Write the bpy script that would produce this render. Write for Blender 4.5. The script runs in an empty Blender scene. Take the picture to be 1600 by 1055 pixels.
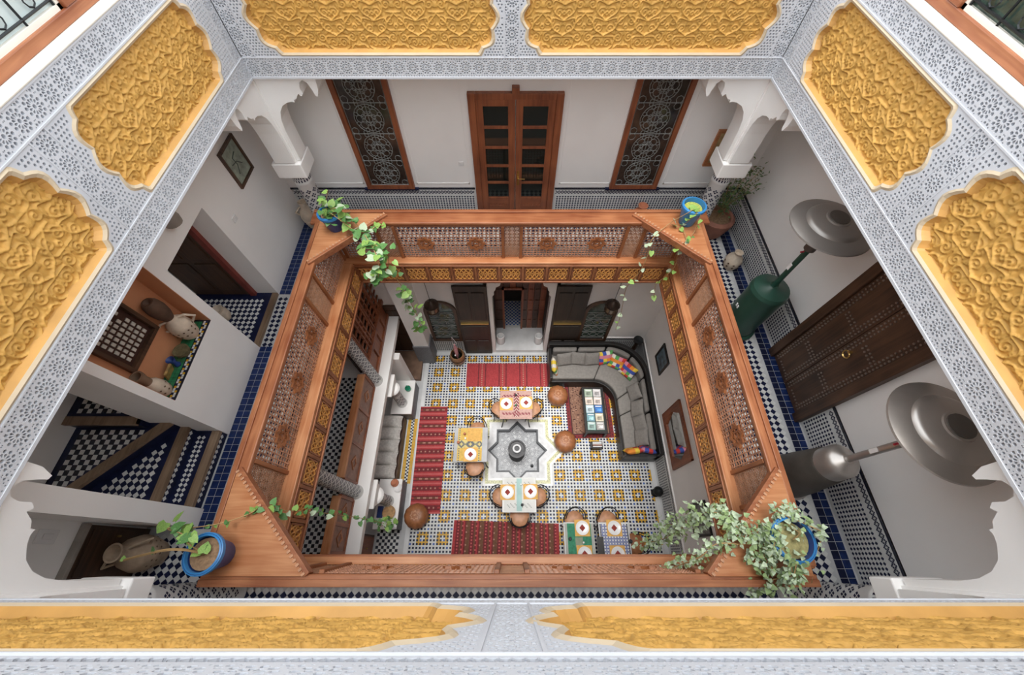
import bpy, math, random
import numpy as np
from mathutils import Vector, Matrix, Euler
from mathutils.geometry import delaunay_2d_cdt
random.seed(7)
SC = bpy.context.scene
COL = SC.collection
PI = math.pi
# ------------------------------------------------------------------ camera, sky, exposure
FPX, TILT, CZ = 610.0, math.radians(29.3), 9.4
cam_d = bpy.data.cameras.new('camera'); cam = bpy.data.objects.new('camera', cam_d); COL.objects.link(cam)
cam.location = (0, 0, CZ); cam.rotation_euler = (TILT, 0, 0)
cam_d.sensor_width = 36; cam_d.sensor_fit = 'HORIZONTAL'; cam_d.lens = 36 * FPX / 1600; cam_d.clip_start = 0.02
SC.camera = cam
wd = bpy.data.worlds.new('sky'); SC.world = wd; wd.use_nodes = True
bg = wd.node_tree.nodes['Background']; bg.inputs[0].default_value = (0.93, 0.965, 1.0, 1); bg.inputs[1].default_value = 1.4
sun_d = bpy.data.lights.new('sun_through_thin_cloud', 'SUN'); sun = bpy.data.objects.new('sun_through_thin_cloud', sun_d); COL.objects.link(sun)
sun_d.energy = 2.2; sun_d.angle = math.radians(34); sun_d.color = (1, 0.97, 0.92); sun.rotation_euler = (math.radians(6), math.radians(-4), 0); sun.location = (0, 2, 16)
vs = SC.view_settings; vs.view_transform = 'Standard'; vs.look = 'None'; vs.gamma = 1; vs.use_curve_mapping = False
vs.exposure = 0.9
SC.cycles.diffuse_bounces = 8; SC.cycles.max_bounces = 12

# ------------------------------------------------------------------ levels and plan (metres)
G1 = 4.3; RT = 5.15; BEAM = 7.03; STT = 8.12          # gallery floor, rail top, underside and top of the carved beam
XW, XE, YN, YS = -2.87, 2.87, 4.62, -0.19            # faces of the carved walls
GN, GE, GW, GS = 5.40, 3.86, -3.72, -1.25             # gallery walls
FN, FE = 4.87, 3.36                                   # ground floor walls
PW, PE, PN, PS = -2.80, 2.74, 4.38, -0.13             # railing panels
FW_, FE_, FN_, FS_ = -2.65, 2.62, 4.25, 0.0           # fascia under the railing

def ray(u, v):
    a = (u - 800) / FPX; b = (527.5 - v) / FPX
    return (a, math.sin(TILT) + b * math.cos(TILT), -(math.cos(TILT) - b * math.sin(TILT)))
def gz(u, v, z):
    d = ray(u, v); s = (z - CZ) / d[2]; return Vector((s * d[0], s * d[1], z))
def gx(u, v, x):
    d = ray(u, v); s = x / d[0]; return Vector((x, s * d[1], CZ + s * d[2]))

# ------------------------------------------------------------------ materials
MATS = {}
def M(name, col, rough=.6, metal=0, var=.12, vs_=5, bump=0, bs=60, spec=.4, coat=0, trans=0):
    if name in MATS: return MATS[name]
    m = bpy.data.materials.new(name); m.use_nodes = True; nt = m.node_tree; p = nt.nodes['Principled BSDF']
    p.inputs['Roughness'].default_value = rough; p.inputs['Metallic'].default_value = metal
    p.inputs['Specular IOR Level'].default_value = spec; p.inputs['Coat Weight'].default_value = coat
    p.inputs['Transmission Weight'].default_value = trans
    tc = nt.nodes.new('ShaderNodeTexCoord')
    if var > 0:
        n = nt.nodes.new('ShaderNodeTexNoise'); n.inputs['Scale'].default_value = vs_; n.inputs['Detail'].default_value = 5
        nt.links.new(tc.outputs['Object'], n.inputs['Vector'])
        r = nt.nodes.new('ShaderNodeValToRGB'); nt.links.new(n.outputs['Fac'], r.inputs['Fac'])
        r.color_ramp.elements[0].position = .3; r.color_ramp.elements[1].position = .7
        r.color_ramp.elements[0].color = tuple(c * (1 - var) for c in col) + (1,)
        r.color_ramp.elements[1].color = tuple(min(1, c * (1 + var)) for c in col) + (1,)
        nt.links.new(r.outputs['Color'], p.inputs['Base Color'])
    else: p.inputs['Base Color'].default_value = tuple(col) + (1,)
    if bump > 0:
        n2 = nt.nodes.new('ShaderNodeTexNoise'); n2.inputs['Scale'].default_value = bs; n2.inputs['Detail'].default_value = 4
        nt.links.new(tc.outputs['Object'], n2.inputs['Vector'])
        b = nt.nodes.new('ShaderNodeBump'); b.inputs['Strength'].default_value = bump; b.inputs['Distance'].default_value = .01
        nt.links.new(n2.outputs['Fac'], b.inputs['Height']); nt.links.new(b.outputs['Normal'], p.inputs['Normal'])
    MATS[name] = m; return m
def WOOD(name, c1, c2, axis, rough=.45, sc=26):
    if name in MATS: return MATS[name]
    m = bpy.data.materials.new(name); m.use_nodes = True; nt = m.node_tree; p = nt.nodes['Principled BSDF']
    tc = nt.nodes.new('ShaderNodeTexCoord'); mp = nt.nodes.new('ShaderNodeMapping')
    s = [sc, sc, sc]; s['XYZ'.index(axis)] = 1.6; mp.inputs['Scale'].default_value = s
    nt.links.new(tc.outputs['Object'], mp.inputs['Vector'])
    n = nt.nodes.new('ShaderNodeTexNoise'); n.inputs['Scale'].default_value = 1; n.inputs['Detail'].default_value = 6; n.inputs['Distortion'].default_value = .6
    nt.links.new(mp.outputs['Vector'], n.inputs['Vector'])
    n3 = nt.nodes.new('ShaderNodeTexNoise'); n3.inputs['Scale'].default_value = 2.2; nt.links.new(tc.outputs['Object'], n3.inputs['Vector'])
    ad = nt.nodes.new('ShaderNodeMath'); ad.operation = 'MULTIPLY_ADD'; ad.inputs[1].default_value = .5; nt.links.new(n3.outputs['Fac'], ad.inputs[0])
    ml = nt.nodes.new('ShaderNodeMath'); ml.operation = 'MULTIPLY'; ml.inputs[1].default_value = .5; nt.links.new(n.outputs['Fac'], ml.inputs[0]); nt.links.new(ml.outputs[0], ad.inputs[2])
    r = nt.nodes.new('ShaderNodeValToRGB'); nt.links.new(ad.outputs[0], r.inputs['Fac'])
    r.color_ramp.elements[0].position = .36; r.color_ramp.elements[1].position = .64
    r.color_ramp.elements[0].color = tuple(c1) + (1,); r.color_ramp.elements[1].color = tuple(c2) + (1,)
    nt.links.new(r.outputs['Color'], p.inputs['Base Color']); p.inputs['Roughness'].default_value = rough
    b = nt.nodes.new('ShaderNodeBump'); b.inputs['Strength'].default_value = .15; b.inputs['Distance'].default_value = .01
    nt.links.new(n.outputs['Fac'], b.inputs['Height']); nt.links.new(b.outputs['Normal'], p.inputs['Normal'])
    MATS[name] = m; return m
stucco = M('stucco_white', (.575, .595, .635), .85, var=.05, vs_=3, bump=.1, bs=90)
plaster = M('plaster_white', (.91, .90, .885), .8, var=.03, vs_=1.5, bump=.06, bs=40)
plaster_c = M('plaster_cream', (.80, .76, .68), .75, var=.06, vs_=3)
ochre = M('ochre_paint', (.62, .35, .085), .6, var=.14, vs_=14, bump=.15, bs=70, spec=.35)
ochre_l = M('ochre_rim', (.56, .31, .09), .5, var=.12, vs_=6)
rimw = M('rim_cream', (.58, .48, .34), .6, var=.06)
w1x = WOOD('cedar_x', (.22, .062, .022), (.41, .165, .072), 'X'); w1y = WOOD('cedar_y', (.22, .062, .022), (.41, .165, .072), 'Y'); w1z = WOOD('cedar_z', (.20, .06, .02), (.42, .16, .06), 'Z')
wl = WOOD('cedar_light_x', (.36, .12, .04), (.55, .26, .12), 'X'); wly = WOOD('cedar_light_y', (.36, .12, .04), (.55, .26, .12), 'Y')
wlat = M('cedar_lattice', (.46, .23, .14), .42, var=.3, vs_=12, spec=.5)
wdia = M('cedar_diagonal', (.50, .27, .16), .45, var=.2, vs_=14)
wgold = M('carved_gold_wood', (.60, .29, .08), .42, var=.28, vs_=16, spec=.5)
wdk = WOOD('dark_wood', (.035, .018, .011), (.11, .055, .03), 'Z'); wdky = WOOD('dark_wood_y', (.035, .018, .011), (.10, .05, .028), 'Y')
wred = WOOD('red_wood_z', (.16, .045, .02), (.34, .11, .045), 'Z'); wredx = WOOD('red_wood_x', (.16, .045, .02), (.34, .11, .045), 'X')
white_t = M('tile_white', (.68, .69, .68), .4, var=.08, vs_=9, spec=.25); navy = M('tile_navy', (.010, .014, .046), .4, var=.3, vs_=9, spec=.25)
black_t = M('tile_black', (.02, .022, .035), .25, var=.3, vs_=9, spec=.5)
blue_t = M('tile_blue', (.05, .11, .36), .4, var=.4, vs_=12, spec=.25); yel_t = M('tile_yellow', (.64, .36, .012), .4, var=.2, vs_=12, spec=.25)
grn_t = M('tile_green', (.03, .20, .09), .2, var=.3, vs_=9, spec=.5); grout = M('grout', (.58, .59, .60), .9, var=.1)
marble = M('marble', (.72, .73, .74), .3, var=.12, vs_=3, spec=.5); iron = M('iron', (.03, .033, .035), .45, metal=.6, var=.2)
steel = M('brushed_steel', (.50, .47, .44), .33, metal=.75, var=.12, vs_=3); steel_d = M('steel_dark', (.16, .15, .14), .45, metal=.7, var=.1)
terra = M('terracotta', (.52, .20, .11), .75, var=.2, vs_=8, bump=.1); clay = M('clay_pale', (.62, .52, .41), .8, var=.22, vs_=9, bump=.2, bs=30)
clay_d = M('clay_dark', (.10, .055, .035), .7, var=.3, vs_=9); soil = M('soil', (.30, .19, .11), .95, var=.3, vs_=30, bump=.5, bs=50)
potblue = M('pot_blue', (.035, .22, .52), .35, var=.12, vs_=6, spec=.5); potnavy = M('pot_navy', (.02, .05, .20), .35, var=.15)
leaf_a = M('leaf_green', (.10, .24, .07), .5, var=.3, vs_=10); leaf_b = M('leaf_light', (.25, .42, .10), .5, var=.25, vs_=10); leaf_c = M('leaf_variegated', (.42, .52, .36), .55, var=.35, vs_=30)
stem_m = M('stem', (.42, .27, .12), .7, var=.2); leather = M('leather_brown', (.30, .115, .045), .42, var=.25, vs_=10, bump=.1, bs=50)
leather_l = M('leather_tan', (.48, .24, .13), .45, var=.2, vs_=10)
china = M('china_white', (.85, .85, .85), .2, var=0, spec=.5); napkin = M('napkin_red', (.30, .05, .04), .8, var=.2, vs_=30); mato = M('placemat_ochre', (.72, .42, .12), .8, var=.15, vs_=20)
grey_f = M('grey_fabric', (.23, .215, .20), .9, var=.1, vs_=20, bump=.15, bs=200); black_f = M('black_wood', (.018, .017, .017), .4, var=.2)
silver_f = M('silver_fabric', (.60, .58, .55), .6, var=.18, vs_=25, bump=.2, bs=60)
glass_d = M('glass_dark', (.01, .014, .012), .06, var=0, spec=.6); glass_p = M('glass_pale', (.62, .72, .72), .12, var=.06, vs_=3, spec=.6); glass_g = M('glass_green', (.05, .075, .06), .08, var=.5, vs_=9, spec=.6)
mirror_m = M('mirror_glass', (.75, .77, .78), .02, metal=1, var=0); brass = M('brass', (.62, .42, .15), .3, metal=1, var=.1)
orange_w = M('plaster_orange', (.58, .26, .13), .8, var=.08, vs_=3); hgreen = M('heater_green', (.016, .06, .042), .38, var=.12, spec=.5)
kred = M('kilim_red', (.38, .05, .055), .95, var=.18, vs_=30); kdark = M('kilim_dark', (.17, .03, .035), .95, var=.2, vs_=30); kbrown = M('kilim_brown', (.16, .075, .045), .95, var=.2, vs_=30); kpink = M('kilim_pink', (.52, .12, .12), .95, var=.1); kpale = M('kilim_pale', (.42, .22, .17), .95, var=.15, vs_=40)
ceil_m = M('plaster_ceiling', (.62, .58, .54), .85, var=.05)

# ------------------------------------------------------------------ mesh builder
ORG = {}
class MB:
    def __init__(s): s.v = []; s.f = []; s.m = []
    def poly(s, pts, m=0):
        i = len(s.v); s.v += [tuple(p) for p in pts]; s.f.append(tuple(range(i, i + len(pts)))); s.m.append(m)
    def mesh(s, vs_, fs, m=0):
        i = len(s.v); s.v += [tuple(p) for p in vs_]; s.f += [tuple(k + i for k in f) for f in fs]; s.m += [m] * len(fs)
    def bx(s, x0, x1, y0, y1, z0, z1, m=0, f=None):
        P = [(x, y, z) for z in (z0, z1) for y in (y0, y1) for x in (x0, x1)]
        if f: P = [f(*p) for p in P]
        s.mesh(P, [(0, 2, 3, 1), (4, 5, 7, 6), (0, 1, 5, 4), (2, 6, 7, 3), (0, 4, 6, 2), (1, 3, 7, 5)], m)
    def prism(s, pl, d0, d1, f, m=0, mside=None):
        n = len(pl); A = [f(u, w, d0) for u, w in pl]; B = [f(u, w, d1) for u, w in pl]
        i = len(s.v); s.v += [tuple(p) for p in A + B]
        s.f.append(tuple(range(i, i + n))); s.f.append(tuple(range(i + 2 * n - 1, i + n - 1, -1))); s.m += [m, m]
        for k in range(n):
            s.f.append((i + k, i + n + k, i + n + (k + 1) % n, i + (k + 1) % n)); s.m.append(m if mside is None else mside)
    def ring(s, A, B, d0, d1, f, m=0):       # flat band between two loops with thickness
        n = len(A)
        for k in range(n):
            q = (k + 1) % n
            s.poly([f(*A[k], d0), f(*A[q], d0), f(*B[q], d0), f(*B[k], d0)], m)
            s.poly([f(*A[k], d0), f(*A[q], d0), f(*A[q], d1), f(*A[k], d1)], m)
            s.poly([f(*B[k], d0), f(*B[q], d0), f(*B[q], d1), f(*B[k], d1)], m)
    def tube(s, pts, r, n=6, m=0, caps=True):
        pts = [Vector(p) for p in pts]; R = r if isinstance(r, (list, tuple)) else [r] * len(pts)
        i0 = len(s.v); up = Vector((0, 0, 1)); prev = None
        for k, p in enumerate(pts):
            t = (pts[min(k + 1, len(pts) - 1)] - pts[max(k - 1, 0)]).normalized()
            if prev is None: a = t.cross(up if abs(t.z) < .95 else Vector((1, 0, 0))).normalized()
            else: a = (prev - t * prev.dot(t)).normalized()
            prev = a; b = t.cross(a)
            for q in range(n):
                g = 2 * PI * q / n; s.v.append(tuple(p + (a * math.cos(g) + b * math.sin(g)) * R[k]))
        for k in range(len(pts) - 1):
            for q in range(n):
                s.f.append((i0 + k * n + q, i0 + k * n + (q + 1) % n, i0 + (k + 1) * n + (q + 1) % n, i0 + (k + 1) * n + q)); s.m.append(m)
        if caps:
            s.f.append(tuple(i0 + q for q in range(n - 1, -1, -1))); s.f.append(tuple(i0 + (len(pts) - 1) * n + q for q in range(n))); s.m += [m, m]
    def lathe(s, prof, c=(0, 0, 0), n=20, m=0, lobe=0, nl=12, ms=None, caps=True):
        i0 = len(s.v)
        for r, z in prof:
            for q in range(n):
                g = 2 * PI * q / n; rr = r * (1 + lobe * abs(math.cos(g * nl / 2)) - lobe)
                s.v.append((c[0] + rr * math.cos(g), c[1] + rr * math.sin(g), c[2] + z))
        for k in range(len(prof) - 1):
            for q in range(n):
                s.f.append((i0 + k * n + q, i0 + k * n + (q + 1) % n, i0 + (k + 1) * n + (q + 1) % n, i0 + (k + 1) * n + q)); s.m.append(m if ms is None else ms[k])
        if caps and prof[0][0] > 1e-4: s.f.append(tuple(i0 + q for q in range(n - 1, -1, -1))); s.m.append(m if ms is None else ms[0])
        if caps and prof[-1][0] > 1e-4: s.f.append(tuple(i0 + (len(prof) - 1) * n + q for q in range(n))); s.m.append(m if ms is None else ms[-1])
    def build(s, name, mats, parent=None, smooth=False, bev=0, seg=2, local=False):
        me = bpy.data.meshes.new(name); o = bpy.data.objects.new(name, me); COL.objects.link(o)
        org = Vector((0, 0, 0)) if (parent is None or local) else ORG.get(parent.name, Vector((0, 0, 0)))
        vv = np.array(s.v, dtype=float).reshape(-1, 3) - np.array(org)
        me.from_pydata(vv.tolist(), [], s.f)
        if not isinstance(mats, (list, tuple)): mats = [mats]
        for q in mats: me.materials.append(q)
        me.polygons.foreach_set('material_index', s.m)
        if smooth: me.polygons.foreach_set('use_smooth', [True] * len(s.f))
        me.update()
        if smooth and smooth != 'all': me.set_sharp_from_angle(angle=math.radians(40))
        if parent is not None: o.parent = parent
        ORG[o.name] = org
        if bev > 0:
            b = o.modifiers.new('edge', 'BEVEL'); b.width = bev; b.segments = seg; b.limit_method = 'ANGLE'
        return o
def tag(o, label, cat, group=None, kind=None):
    o['label'] = label; o['category'] = cat
    if group: o['group'] = group
    if kind: o['kind'] = kind
    return o
def thing(name, loc, label, cat, group=None, kind=None, rz=0):
    o = bpy.data.objects.new(name, None); COL.objects.link(o); o.location = loc; o.rotation_euler = (0, 0, rz); o.empty_display_size = .1
    ORG[o.name] = Vector(loc); return tag(o, label, cat, group, kind)
def stuff(o): o['kind'] = 'stuff'; return o
def instance(src, parent, mat4):
    c = src.copy(); COL.objects.link(c); c.parent = parent
    org = ORG.get(parent.name, Vector((0, 0, 0))) if parent else Vector((0, 0, 0))
    c.matrix_local = Matrix.Translation(-org) @ mat4; return c
def copy_tree(o, parent=None):
    c = o.copy(); COL.objects.link(c); c.parent = parent
    for ch in [x for x in bpy.data.objects if x.parent == o]: copy_tree(ch, c)
    return c
def side(S, x0):
    if S == 'N': return lambda u, w, d: (u, x0 + d, w)
    if S == 'S': return lambda u, w, d: (u, x0 - d, w)
    if S == 'W': return lambda u, w, d: (x0 - d, u, w)
    return lambda u, w, d: (x0 + d, u, w)
def arc(cx, cy, r, a0, a1, n): return [(cx + r * math.cos(a0 + (a1 - a0) * k / n), cy + r * math.sin(a0 + (a1 - a0) * k / n)) for k in range(n + 1)]
def inside(px, py, poly):
    px = np.asarray(px); py = np.asarray(py); c = np.zeros(px.shape, bool); n = len(poly)
    for i in range(n):
        x1, y1 = poly[i]; x2, y2 = poly[(i + 1) % n]
        if y1 == y2: continue
        t = ((y1 > py) != (y2 > py)) & (px < (x2 - x1) * (py - y1) / (y2 - y1) + x1); c ^= t
    return c
# ------------------------------------------------------------------ tile fields (small tiles kept as geometry)
def tiles(mb, x0, x1, y0, y1, side_, f, rot=False, gap=.06, pick=None, keep=None, d=-.001, shrink=None):
    """checker of separate tile faces over a grout bed; pick(i,j,x,y)-> material slot or None"""
    if not rot:
        nx = int(round((x1 - x0) / side_)); ny = int(round((y1 - y0) / side_)); h = side_ * (.5 - gap / 2)
        for i in range(nx):
            for j in range(ny):
                x = x0 + (i + .5) * side_; y = y0 + (j + .5) * side_
                if keep and not keep(x, y): continue
                k = pick(i, j, x, y) if pick else (i + j) % 2
                if k is None: continue
                q = h * shrink.get(k, 1) if shrink else h; e = d - (.0008 if q > h else 0); mb.poly([f(x - q, y - q, e), f(x + q, y - q, e), f(x + q, y + q, e), f(x - q, y + q, e)], k)
    else:
        dg = side_ * math.sqrt(2); h = dg * (.5 - gap / 2)
        nx = int((x1 - x0) / dg) + 2; ny = int((y1 - y0) / dg) + 2
        for i in range(nx):
            for j in range(ny):
                for k in (0, 1):
                    x = x0 + (i + .5 * k) * dg; y = y0 + (j + .5 * k) * dg
                    if x - h < x0 - 1e-6 or x + h > x1 + 1e-6 or y - h < y0 - 1e-6 or y + h > y1 + 1e-6: continue
                    if keep and not keep(x, y): continue
                    q = pick(i, j, x, y, k) if pick else k
                    if q is None: continue
                    mb.poly([f(x - h, y, d), f(x, y - h, d), f(x + h, y, d), f(x, y + h, d)], q)
def cdt_plate(outer, holes, big=None):
    """triangles of outer polygon minus holes -> (verts2d, tris)"""
    V = []; F = []
    for pl in [outer] + holes:
        i = len(V); V += [Vector(p) for p in pl]; F.append(list(range(i, i + len(pl))))
    vo, eo, fo, ov, oe, of = delaunay_2d_cdt(V, [], F, 1, 1e-6)
    tr = [t for t, q in zip(fo, of) if 0 in q and len(q) == 1]
    return [tuple(p) for p in vo], tr
# ------------------------------------------------------------------ carved stucco walls around the light well
def rosette(p):
    H = []
    H.append([(p * .085 * math.cos(a), p * .085 * math.sin(a)) for a in [2 * PI * k / 8 for k in range(8)]])
    for k in range(12):
        a = 2 * PI * k / 12; pr = lambda r, da: (p * r * math.cos(a + da), p * r * math.sin(a + da))
        H.append([pr(.125, 0), pr(.20, -.19), pr(.265, -.19), pr(.295, 0), pr(.265, .19), pr(.20, .19)])
    for k in range(12):
        a = 2 * PI * (k + .5) / 12; pr = lambda r, da: (p * r * math.cos(a + da), p * r * math.sin(a + da))
        H.append([pr(.295, 0), pr(.345, -.17), pr(.42, -.16), pr(.455, 0), pr(.42, .16), pr(.345, .17)])
    for sx in (-1, 1):
        for sy in (-1, 1):
            for (qx, qy, r) in ((.42, .42, .062), (.465, .285, .030), (.285, .465, .030)):
                H.append([(p * (sx * qx + r * math.cos(a)), p * (sy * qy + r * math.sin(a))) for a in [2 * PI * k / 6 for k in range(6)]])
    return H
_ros = {}
def ros_tile(p, hb):
    key = (round(p, 4), round(hb, 4))
    if key not in _ros:
        q = min(p, hb); H = rosette(q)
        if hb > q * 1.12:
            e = (hb - q) / 4
            for sy in (-1, 1):
                for k in range(5):
                    x = -p / 2 + p * (k + .5) / 5
                    H.append([(x + .6 * e * math.cos(a), sy * (hb / 2 - e) + .6 * e * math.sin(a)) for a in [2 * PI * j / 6 for j in range(6)]])
        o = [(-p / 2, -hb / 2), (p / 2, -hb / 2), (p / 2, hb / 2), (-p / 2, hb / 2)]
        _ros[key] = (cdt_plate(o, H), H)
    return _ros[key]
DEP = .024
def put_plate(mb, vt, H, du, dw, f):
    v, t = vt
    mb.mesh([f(x + du, y + dw, 0) for x, y in v], t)
    for h in H:
        n = len(h)
        for k in range(n):
            a = h[k]; b = h[(k + 1) % n]
            mb.poly([f(a[0] + du, a[1] + dw, 0), f(b[0] + du, b[1] + dw, 0), f(b[0] + du, b[1] + dw, DEP), f(a[0] + du, a[1] + dw, DEP)])
def scallop(u0, u1, w0, w1, amp, e=0, nl=5):
    u0 += e; u1 -= e; w0 += e; w1 -= e; mid = (w0 + w1) / 2; hh = (w1 - w0) / 2
    P = [(u1 - amp + amp * .92 * math.cos(a), mid + hh * math.sin(a)) for a in [-PI / 2 + PI * k / nl for k in range(nl + 1)]]
    out = []
    for k in range(nl):
        a = Vector(P[k]); b = Vector(P[k + 1]); nrm = Vector((b - a).yx); nrm = Vector((nrm.x, -nrm.y)).normalized(); L = (b - a).length
        for j in range(6):
            t = j / 6; q = a.lerp(b, t) + nrm * (.30 * L * math.sin(PI * t))
            out.append((q.x, min(w1, max(w0, q.y))))
    out.append(P[-1]); c = (u0 + u1) / 2
    return out + [(2 * c - x, y) for x, y in reversed(out)]
def _relief_template():
    res = .004; a, hgt = .21, .66; nx, nz = int(a / res) + 2, int(hgt / res) + 2
    X, Zz = np.meshgrid(np.arange(nx) * res, np.arange(nz) * res); Hh = np.zeros_like(X)
    def stroke(pts, w, amp):
        pts = np.array(pts); d = np.full(X.shape, 9.)
        for (x1, y1), (x2, y2) in zip(pts[:-1], pts[1:]):
            vx, vy = x2 - x1, y2 - y1; L = vx * vx + vy * vy + 1e-12
            t = np.clip(((X - x1) * vx + (Zz - y1) * vy) / L, 0, 1); d = np.minimum(d, np.hypot(X - x1 - t * vx, Zz - y1 - t * vy))
        np.maximum(Hh, amp * np.clip(1.7 * np.sqrt(np.clip(1 - (d / w) ** 2, 0, 1)), 0, 1), out=Hh)
    def spiral(cx, cy, r, turns, a0, sg, w=.0062, amp=.010):
        n = 40; stroke([(cx + r * (1 - .93 * k / n) * math.cos(a0 + sg * 2 * PI * turns * k / n), cy + r * (1 - .93 * k / n) * math.sin(a0 + sg * 2 * PI * turns * k / n)) for k in range(n + 1)], w, amp)
    def leaf(cx, cy, L, W, an, amp=.010):
        c, s = math.cos(an), math.sin(an); u = (X - cx) * c + (Zz - cy) * s; v = -(X - cx) * s + (Zz - cy) * c
        q = 1 - (u / L) ** 2 - (v / (W * (1.05 - .5 * u / L))) ** 2; h = amp * np.clip(1.6 * np.sqrt(np.clip(q, 0, 1)), 0, 1) * (1 - .55 * np.exp(-(v / .0035) ** 2)); np.maximum(Hh, h, out=Hh)
    for c in ((.05, .075, .045, 1.6, 0, 1), (.155, .125, .048, 1.7, 2, -1), (.055, .20, .044, 1.6, -1, 1), (.16, .265, .046, 1.7, 1, 1), (.05, .335, .046, 1.6, 2.5, -1), (.15, .40, .048, 1.8, 0, 1), (.05, .465, .042, 1.5, 1, 1), (.16, .53, .046, 1.7, -2, -1), (.06, .59, .044, 1.6, 3, 1)): spiral(*c)
    def sm(P):
        P = [Vector(p) for p in P]; o = []
        for k in range(len(P) - 1):
            p0, p1, p2, p3 = P[max(k - 1, 0)], P[k], P[k + 1], P[min(k + 2, len(P) - 1)]
            for j in range(8):
                t = j / 8; o.append(tuple(.5 * ((2 * p1) + (p2 - p0) * t + (2 * p0 - 5 * p1 + 4 * p2 - p3) * t * t + (3 * p1 - p0 - 3 * p2 + p3) * t ** 3)))
        return o + [tuple(P[-1])]
    stroke(sm([(0, 0), (.10, .04), (.105, .13), (.0, .14), (.10, .20), (.11, .29), (.0, .27), (.10, .345), (.10, .43), (0, .40), (.10, .47), (.11, .56), (0, .53), (.10, .61), (.21, .66)]), .0065, .015)
    stroke(sm([(.21, .05), (.16, .06), (.11, .01), (.05, 0)]), .006, .013); stroke(sm([(.21, .19), (.13, .19), (.12, .24), (.21, .33), (.14, .34)]), .006, .013)
    stroke(sm([(.21, .45), (.12, .46), (.10, .5), (.0, .64)]), .006, .013); stroke(sm([(.21, .60), (.14, .59), (.1, .64)]), .006, .013)
    for l in ((.19, .06, .03, .014, 1.2), (.105, .085, .028, .013, .6), (.015, .11, .03, .014, 1.5), (.10, .165, .03, .013, -.5), (.20, .17, .032, .015, 1.4), (.11, .235, .03, .013, 2.2), (.015, .25, .03, .014, 1.57), (.19, .325, .03, .013, .7), (.105, .31, .028, .012, -.9), (.015, .385, .03, .014, 1.5), (.095, .385, .03, .012, 2), (.20, .40, .03, .014, 1.5), (.11, .50, .03, .013, .5), (.20, .475, .03, .014, 1.6), (.015, .51, .03, .014, 1.5), (.11, .575, .028, .013, -.7), (.20, .575, .03, .013, 1.3), (.015, .61, .03, .013, 1.57), (.13, .635, .03, .012, .1), (.05, .02, .03, .012, .3), (.14, .03, .03, .012, -.4)): leaf(*l)
    for (cx, cz) in ((.0, .07), (.0, .33), (.21, .22), (.21, .50), (.105, .26), (.0, .56)):
        for k in range(6): 
            g = k * PI / 3; leaf(cx + .016 * math.cos(g), cz + .016 * math.sin(g), .009, .009, 0, .014)
    return Hh, res
RELIEF, RRES = _relief_template()
def relief_at(u, w):
    m = np.mod(u, .42); m = np.where(m > .21, .42 - m, m); x = m / RRES; w = np.mod(w, 1.31); y = np.clip(np.where(w > .655, 1.31 - w, w), 0, .655) / RRES
    i = x.astype(int); j = y.astype(int); fx = x - i; fy = y - j; R = RELIEF; i1 = np.minimum(i + 1, R.shape[1] - 1); j1 = np.minimum(j + 1, R.shape[0] - 1)
    return R[j, i] * (1 - fx) * (1 - fy) + R[j, i1] * fx * (1 - fy) + R[j1, i] * (1 - fx) * fy + R[j1, i1] * fx * fy
def carved_panel(root, f, u0, u1, w0, w1, amp):
    L0 = scallop(u0, u1, w0, w1, amp, -.03); L1 = scallop(u0, u1, w0, w1, amp, -.012); L2 = scallop(u0, u1, w0, w1, amp, .006); L3 = scallop(u0, u1, w0, w1, amp, .03)
    mb = MB(); n = len(L0)
    for k in range(n):
        q = (k + 1) % n
        mb.poly([f(*L0[k], .001), f(*L0[q], .001), f(*L1[q], -.008), f(*L1[k], -.008)], 0)
        mb.poly([f(*L1[k], -.008), f(*L1[q], -.008), f(*L2[q], .004), f(*L2[k], .004)], 0)
        mb.poly([f(*L2[k], .004), f(*L2[q], .004), f(*L3[q], .058), f(*L3[k], .058)], 1)
    mb.build('panel_rim', [rimw, ochre_l], root)
    st = .0065; nu = int((u1 - u0) / st); nw = int((w1 - w0) / st)
    U = u0 + (u1 - u0) * np.arange(nu + 1) / nu; Wv = w0 + (w1 - w0) * np.arange(nw + 1) / nw
    UU, WW = np.meshgrid(U, Wv); D = .056 - relief_at(UU - (u0 + u1) / 2, WW - w0) * 1.2
    ins = inside((UU[:-1, :-1] + UU[1:, 1:]) / 2, (WW[:-1, :-1] + WW[1:, 1:]) / 2, scallop(u0, u1, w0, w1, amp, .018))
    idx = np.arange((nu + 1) * (nw + 1)).reshape(nw + 1, nu + 1); jj, ii = np.nonzero(ins)
    mb = MB(); mb.v = [f(a, b, c) for a, b, c in zip(UU.ravel(), WW.ravel(), D.ravel())]
    mb.f = list(zip(idx[jj, ii].tolist(), idx[jj, ii + 1].tolist(), idx[jj + 1, ii + 1].tolist(), idx[jj + 1, ii].tolist())); mb.m = [0] * len(mb.f)
    mb.build('carved_panel', ochre, root, smooth='all')
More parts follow.
